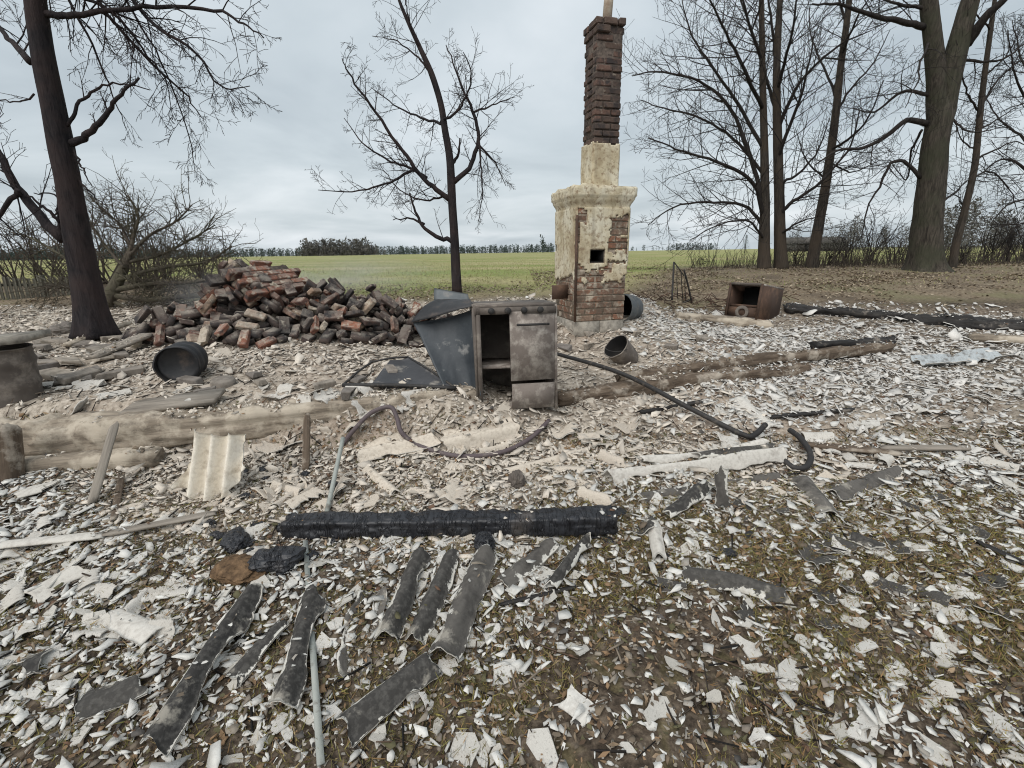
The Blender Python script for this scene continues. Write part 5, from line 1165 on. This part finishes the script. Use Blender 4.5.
def splinters(name, label, n, sampler, lo, hi, cols, seed):
    rng = np.random.default_rng(seed); x, y = sampler(rng, n); k = ~heap_cover(x, y); x, y = x[k], y[k]; n = len(x); z = terrain(x, y) + .01; d, w, nm = tilted(rng, n, x, y, np.full(n, .22)); L = rng.uniform(lo, hi, n)[:, None]; t = (rng.uniform(.0015, .005, n))[:, None]
    c = np.stack([x, y, z], 1); V = []
    for s in (-1, 1):
        for q in ((1, 0), (-.6, .8), (-.6, -.8)): V.append(c + d * L * s * .5 + w * t * q[0] + nm * t * (q[1] + .5))
    V = np.stack(V, 1).reshape(-1, 3); b = (np.arange(n) * 6); qs = np.concatenate([np.stack([b + j, b + (j + 1) % 3, b + 3 + (j + 1) % 3, b + 3 + j], 1) for j in range(3)]); tr = np.concatenate([np.stack([b, b + 2, b + 1], 1), np.stack([b + 3, b + 4, b + 5], 1)])
    tc_ = np.array(cols)[rng.integers(0, len(cols), n)]; me = poly_mesh(name, V, [qs, tr], np.repeat(tc_, 6, 0), 'bits'); tag(link(name, me), label, 'splinters', kind='stuff')
def deb(rng, n):
    y = np.sqrt(rng.uniform(.8 ** 2, 8.2 ** 2, n)); x = rng.uniform(-1, 1, n) * (y * 1.18 + .6); k = rng.random(n) < debris_mask(x, y); return x[k], y[k]
splinters('splinters', 'charred splinters and twigs scattered through the debris', 7000, deb, .04, .20, [(.02, .019, .018), (.05, .04, .032), (.10, .07, .05), (.03, .026, .024), (.22, .18, .14)], 31)

def blades(name, label, x, y, h, wd, cols, seed, lean=.5, mat='leaf'):
    rng = np.random.default_rng(seed); n = len(x); a = rng.uniform(0, 2 * np.pi, n); z = terrain(x, y) - .005; H = h * rng.uniform(.4, 1.25, n); s = np.stack([np.cos(a), np.sin(a), np.zeros(n)], 1) * (wd * rng.uniform(.7, 1.4, n))[:, None]
    b0 = rng.uniform(0, 2 * np.pi, n); ln = rng.uniform(0, lean * 2, n) * H; l = np.stack([np.cos(b0) * ln, np.sin(b0) * ln, H], 1); c = np.stack([x, y, z], 1); l2 = l * [1, 1, .8] * .5
    V = np.stack([c - s, c + s, c + l2 + s * .6, c + l], 1).reshape(-1, 3); b = np.arange(n) * 4; tri = np.concatenate([np.stack([b, b + 1, b + 2], 1), np.stack([b, b + 2, b + 3], 1)]); t = np.array(cols)[rng.integers(0, len(cols), n)] * rng.uniform(.7, 1.2, (n, 1))
    tag(link(name, poly_mesh(name, V, [tri], np.repeat(t, 4, 0), mat)), label, 'grass', kind='stuff')
rng = np.random.default_rng(41); n = 200000; y = np.sqrt(rng.uniform(.75 ** 2, 3.2 ** 2, n)); x = rng.uniform(-1, 1, n) * (y * 1.18 + .6); f = fbm(x * 2.6 + 11, y * 2.6, 4, 4); k = rng.random(n) < sstep(.43, .56, f) * (1 - .85 * sstep(1.9, 2.8, y)) * (.4 + .6 * sstep(-1, .6, x))
blades('moss', 'yellow-green moss and matted dry grass between the slate shards', x[k], y[k], .034, .0019, [(.30, .26, .085), (.21, .20, .065), (.36, .28, .14), (.17, .14, .06), (.32, .20, .095)], 42, .9)
n = 70000; y = 8.6 * np.exp(rng.uniform(0, 1.75, n)); x = rng.uniform(-1.15, 1.15, n) * y; k = rng.random(n) < np.maximum(green_mask(x, y), .25 * litter_mask(x, y))
blades('field_grass', 'short pale green grass of the open field', x[k], y[k], .05, .006, [(.31, .31, .13), (.40, .36, .20), (.26, .29, .10), (.42, .37, .22)], 43, .6)

# ------------------------------------------------------------------ shrubs, fallen tree, fence, far woods
def shrub(name, label, px, Y, hgt, stems, mat, seed, spread=.5, dens=3.5, lev=3, group=None, rmin=.004):
    rnd = random.Random(seed); x = PY(px, 260, Y)[0]; c = np.array([x, Y, tz(x, Y) - .03]); t = thing(name, label, 'shrub', c, group)
    mb = MB()
    for i in range(stems):
        a = rnd.uniform(0, 6.28); d = np.array([math.cos(a) * spread * rnd.random(), math.sin(a) * spread * rnd.random(), 1]); d /= np.linalg.norm(d)
        limb_grow(mb, c + np.array([rnd.gauss(0, .12), rnd.gauss(0, .12), 0]) * hgt * .5, d, hgt * rnd.uniform(.6, 1), .010 + .006 * hgt, 1, lev, .02, rnd, dens, rmin)
    mb.build('stems', mat, t)
def fallen():
    rnd = random.Random(77); c = P(104, 312); t = thing('fallen_tree', 'fallen grey-brown tree with a tangle of bare limbs behind the charred tree', 'tree', c); Y = c[1] + .3
    mb = MB(); pts = spline([PY(96, 322, Y), PY(112, 292, Y + .1), PY(124, 268, Y + .2), PY(132, 248, Y + .3)], 20); mb.tube(pts, np.linspace(.13, .05, 20), 12); mb.build('trunk', 'bark_fallen', t, smooth=True)
    limbs = [([(114, 290), (150, 284), (195, 282), (240, 270)], .05, 0), ([(112, 295), (150, 300), (190, 296), (225, 300)], .06, -.2), ([(128, 262), (134, 235), (138, 215), (128, 195)], .035, .2), ([(130, 255), (150, 235), (175, 222), (192, 205)], .03, .4),
             ([(124, 268), (105, 245), (90, 222)], .03, .4), ([(118, 280), (160, 268), (205, 262), (232, 246)], .04, .6), ([(128, 262), (160, 255), (190, 240), (215, 225)], .03, .8), ([(110, 300), (140, 312), (180, 310)], .04, -.3), ([(120, 275), (150, 290), (185, 305)], .03, 0),
             ([(100, 300), (60, 286), (30, 290)], .03, .4), ([(105, 292), (70, 262), (35, 240), (10, 232)], .03, .6), ([(132, 250), (120, 225), (100, 208)], .025, .5)]
    for pl, r, s in limbs:
        cc = spline([PY(a, b, Y + .1 + s * i / len(pl)) for i, (a, b) in enumerate(pl)], 20); mb = MB(); mb.tube(cc, np.linspace(r, r * .3, 20), 7); 
        for j in range(30):
            k = rnd.randrange(3, 19); dd = cc[min(k + 1, 19)] - cc[k - 1]; dd /= np.linalg.norm(dd); sd = np.array([rnd.gauss(0, 1), rnd.gauss(0, 1), rnd.gauss(.2, 1)]); nd = dd * .6 + sd / np.linalg.norm(sd) * .8
            limb_grow(mb, cc[k], nd / np.linalg.norm(nd), rnd.uniform(.35, .8), .009, 1, 3, .02, rnd, 3, .0035, 0, .2)
        mb.build('branch', 'bark_fallen' if r > .028 else 'bark_shrub', t, smooth=True)
fallen()
rnd = random.Random(12)
for i, (px, Y, h) in enumerate([(8, 11.5, 1.5), (40, 12.0, 1.7), (100, 11.0, 1.9), (135, 11.5, 1.7), (165, 12.0, 1.5), (196, 12.5, 1.2), (222, 13.0, .9), (205, 10.4, .8), (65, 10, 1.2), (150, 10.0, 1.1)]):
    shrub('shrub', 'leafless brown shrub in the thicket behind the fallen tree', px, Y, h, 12, 'bark_shrub', 300 + i, .8, 3.5, 3, 'thicket shrubs behind the fallen tree', .0045)
for i, (px, Y, h, st) in enumerate([(700, 15.5, .35, 4), (845, 15.2, 1.3, 12), (868, 16.0, 1.6, 12), (893, 16.5, 1.2, 10), (905, 14.5, .9, 8), (985, 15.0, 1.3, 12), (1005, 14.5, 1.6, 12), (1024, 15.5, 1.6, 12), (1050, 15, 1.5, 12), (795, 14.2, .7, 10), (830, 14.0, .8, 10), (965, 13.6, .8, 9)]):
    shrub('shrub', 'leafless dark shrub growing between the bare trunks and the oak', px, Y, h, st, 'bark_twig', 340 + i, .7, 3.5, 3, 'shrubs between the bare trees', .006)
shrub('sapling', 'thin bare twigs sprouting from the end of the rubble heap', 385, 6.9, .45, 4, 'bark_twig', 380, .9, 2, 2)
# dry stalks under the trees
mbx = MB(); rnd = random.Random(15)
for i in range(1500):
    px = rnd.choice([rnd.uniform(690, 1060), rnd.gauss(830, 40), rnd.gauss(960, 50)]); Y = rnd.uniform(12.6, 15); x = PY(px, 260, Y)[0]; z = tz(x, Y); h = rnd.uniform(.12, .6); l = np.array([rnd.gauss(0, .25), rnd.gauss(0, .25), 1]) * h
    p = np.array([x, Y, z - .02]); mbx.tube([p, p + l * .55, p + l + [rnd.gauss(0, .04), 0, -.02]], [.006, .005, .003], 3, caps=False)
tag(mbx.build('dry_stalks', 'bark_shrub'), 'dry brown weed stalks at the feet of the bare trees', 'weeds', kind='stuff')
# picket fence on the left
def fence():
    Y0, Y1 = 8.6, 9.4; n = 27; c = PY(-40, 300, Y0); c[2] = tz(c[0], Y0); t = thing('picket_fence', 'weathered wooden picket fence behind the charred tree', 'fence', c); rnd = random.Random(3)
    me = brick_mesh('picket', .62, .055, .018, 'wood_fence', 5, .006)
    for i in range(n):
        f = i / (n - 1); px = -60 + 135 * f; Y = Y0 + (Y1 - Y0) * f; top = PY(px, 277 + rnd.uniform(-1, 1.5), Y); F = frame([rnd.gauss(0, .03), 0, 1], [0, -1, 0])
        link('picket', me, t, mat4=to4(F, top - [0, 0, .31] - c))
    for py in (285, 303):
        mb = MB(); a, b = PY(-64, py, Y0 + .03), PY(79, py, Y1 + .03); mb.box((a + b) / 2, (np.linalg.norm(b - a), .03, .05), frame(b - a, [0, 0, 1])); mb.build('rail', 'wood_fence', t)
    for px, Y in ((-40, 8.72), (40, 9.25)):
        a = PY(px, 275, Y + .08); mb = MB(); g = tz(a[0], a[1]); mb.box(((a[0], a[1], (a[2] + g) / 2 - .1)), (.09, .09, a[2] - g + .2)); mb.build('post', 'wood_fence', t)
fence()
# far woods: clouds of small leafless crowns, each with a trunk
def wood(name, label, spots, mat, seed, kind='stuff', low=.06, fine=1.0):
    rng = np.random.default_rng(seed); Vs, Fs, o = [], [], 0
    for x, y, H in spots:
        z0 = tz(x, min(y, 900)); m = int(26 / fine ** 1.6); h = rng.uniform(low, 1, m); rr = H * .30 * np.sqrt(np.clip(1.12 - h, .05, 1)); a = rng.uniform(0, 6.28, m); c = np.stack([x + np.cos(a) * rr * rng.random(m), y + np.sin(a) * rr * rng.random(m), z0 + h * H], 1)
        d = rng.normal(0, 1, (m, 3)) * H * .085 * fine; e = rng.normal(0, 1, (m, 3)) * H * .05 * fine; V = np.stack([c - d, c + d, c + e], 1).reshape(-1, 3); f = np.arange(m * 3).reshape(-1, 3) + o
        t = H * .012; T = np.array([(x - t, y, z0 - .3), (x + t, y, z0 - .3), (x, y + t, z0 - .3), (x, y, z0 + H * .9)]); Fs.append(f); Fs.append(np.array([(0, 1, 3), (1, 2, 3), (2, 0, 3)]) + o + m * 3); Vs += [V, T]; o += m * 3 + 4
    V = np.concatenate(Vs); me = poly_mesh(name, V, [np.concatenate(Fs)], np.full((len(V), 3), .1), mat); tag(link(name, me), label, 'woods', kind=kind)
rng = np.random.default_rng(77)
def line(px0, px1, Y, n, H, dy=30): return [(PY(px, 252, Y)[0] * (1 + 0), Y + rng.uniform(0, dy), H * rng.uniform(.45, 1.25)) for px in rng.uniform(px0, px1, n)]
wood('far_forest', 'dark bluish forest line along the far edge of the field', line(-300, 560, 620, 2600, 9, 60) + line(-300, 150, 300, 500, 8, 40), 'far_pine', 1)
wood('bare_copse', 'grey leafless copse standing out from the far forest line', line(292, 366, 430, 260, 12, 40) + line(370, 385, 430, 6, 6, 10), 'far_wood', 2)
wood('distant_trees', 'row of tiny dark trees on the far horizon right of the stove', line(632, 722, 800, 50, 8, 40) + line(672, 716, 700, 90, 8.5, 20) + line(540, 556, 420, 8, 12, 10), 'far_pine', 3)
wood('far_thicket', 'brown thicket beyond the field behind the oak', line(835, 1200, 60, 130, 3.6, 14) + line(960, 1300, 42, 90, 4.0, 10), 'far_wood', 4, fine=.30)
def conifer():
    Y = 60; x, _, _ = PY(745, 250, Y); z = tz(x, Y); t = thing('conifer', 'small dark conifer standing in the field beside the twin-stemmed tree', 'tree', (x, Y, z)); mb = MB(); mb.tube([(x, Y, z), (x, Y, z + 2.2)], [.06, .01], 6); mb.build('trunk', 'bark_twig', t); rnd = random.Random(1); mb = MB()
    for i in range(900):
        h = rnd.random() ** .8; r = (1 - h) * .75 + .05; a = rnd.uniform(0, 6.28); rr = r * rnd.random() ** .5; c = np.array([x + math.cos(a) * rr, Y + math.sin(a) * rr, z + .15 + h * 2.0 - rr * .15]); d = np.array([math.cos(a), math.sin(a), -.2]) * .12; s = np.array([-math.sin(a), math.cos(a), 0]) * .03
        mb.add([c - s, c + s, c + d], [(0, 1, 2)])
    mb.build('crown', 'needle', t)
conifer()
def barn():
    Y = 75; a = PY(783, 252, Y); b = PY(838, 252, Y); z = tz(a[0], Y); L = b[0] - a[0]; cx = (a[0] + b[0]) / 2; t = thing('barn', 'low dark barn seen beyond the bare trunks across the field', 'barn', (cx, Y, z)); mb = MB(); mb.box((cx, Y, z + .6), (L, 4, 1.2)); mb.build('wall', 'barn', t)
    h0, h1 = z + 1.15, z + 2.1; x0, x1 = cx - L / 2 - .2, cx + L / 2 + .2; mb = MB(); mb.add([(x0, Y - 2.3, h0), (x1, Y - 2.3, h0), (x1, Y, h1), (x0, Y, h1), (x0, Y + 2.3, h0), (x1, Y + 2.3, h0)], [(0, 1, 2, 3), (3, 2, 5, 4), (0, 3, 4), (1, 5, 2), (0, 4, 5, 1)]); mb.build('roof', 'barn', t)
    mb = MB(); mb.box((cx - L * .2, Y - 2.01, z + .5), (1.0, .04, 1.0)); mb.build('door', 'soot_dark', t)
barn()

# ------------------------------------------------------------------ thin smoke still rising behind the heap
def smoke():
    g = bpy.data.materials.new('smoke'); g.use_nodes = True; t = g.node_tree; t.nodes.remove(t.nodes['Principled BSDF']); v = t.nodes.new('ShaderNodeVolumePrincipled'); v.inputs['Color'].default_value = (.93, .95, 1, 1); v.inputs['Anisotropy'].default_value = .2
    tc = t.nodes.new('ShaderNodeTexCoord'); n = t.nodes.new('ShaderNodeTexNoise'); n.inputs['Scale'].default_value = 1.3; n.inputs['Detail'].default_value = 3; n.inputs['Distortion'].default_value = .6
    ln = t.nodes.new('ShaderNodeVectorMath'); ln.operation = 'LENGTH'; t.links.new(tc.outputs['Object'], ln.inputs[0]); t.links.new(tc.outputs['Object'], n.inputs['Vector'])
    fall = t.nodes.new('ShaderNodeMapRange'); fall.inputs[1].default_value = .25; fall.inputs[2].default_value = 1.0; fall.inputs[3].default_value = 1; fall.inputs[4].default_value = 0; t.links.new(ln.outputs['Value'], fall.inputs[0])
    r = t.nodes.new('ShaderNodeMapRange'); r.inputs[1].default_value = .38; r.inputs[2].default_value = .75; r.inputs[3].default_value = 0; r.inputs[4].default_value = 1; t.links.new(n.outputs[0], r.inputs[0])
    m = t.nodes.new('ShaderNodeMath'); m.operation = 'MULTIPLY'; t.links.new(fall.outputs[0], m.inputs[0]); t.links.new(r.outputs[0], m.inputs[1]); m2 = t.nodes.new('ShaderNodeMath'); m2.operation = 'MULTIPLY'; m2.inputs[1].default_value = SMOKE; t.links.new(m.outputs[0], m2.inputs[0])
    t.links.new(m2.outputs[0], v.inputs['Density']); t.links.new(v.outputs[0], t.nodes['Material Output'].inputs['Volume'])
    for nm, c, sc in (('smoke', PY(210, 292, 6.6), (.75, .6, .35)), ('smoke', PY(340, 276, 8.6), (2.3, 1.6, .38))):
        bm = bmesh.new(); bmesh.ops.create_icosphere(bm, subdivisions=3, radius=1); me = bpy.data.meshes.new(nm); bm.to_mesh(me); bm.free(); me.materials.append(g); o = link(nm, me, loc=c); o.scale = sc; tag(o, 'thin bluish smoke drifting behind the rubble heap', 'smoke', kind='stuff')
SMOKE = .55
smoke()
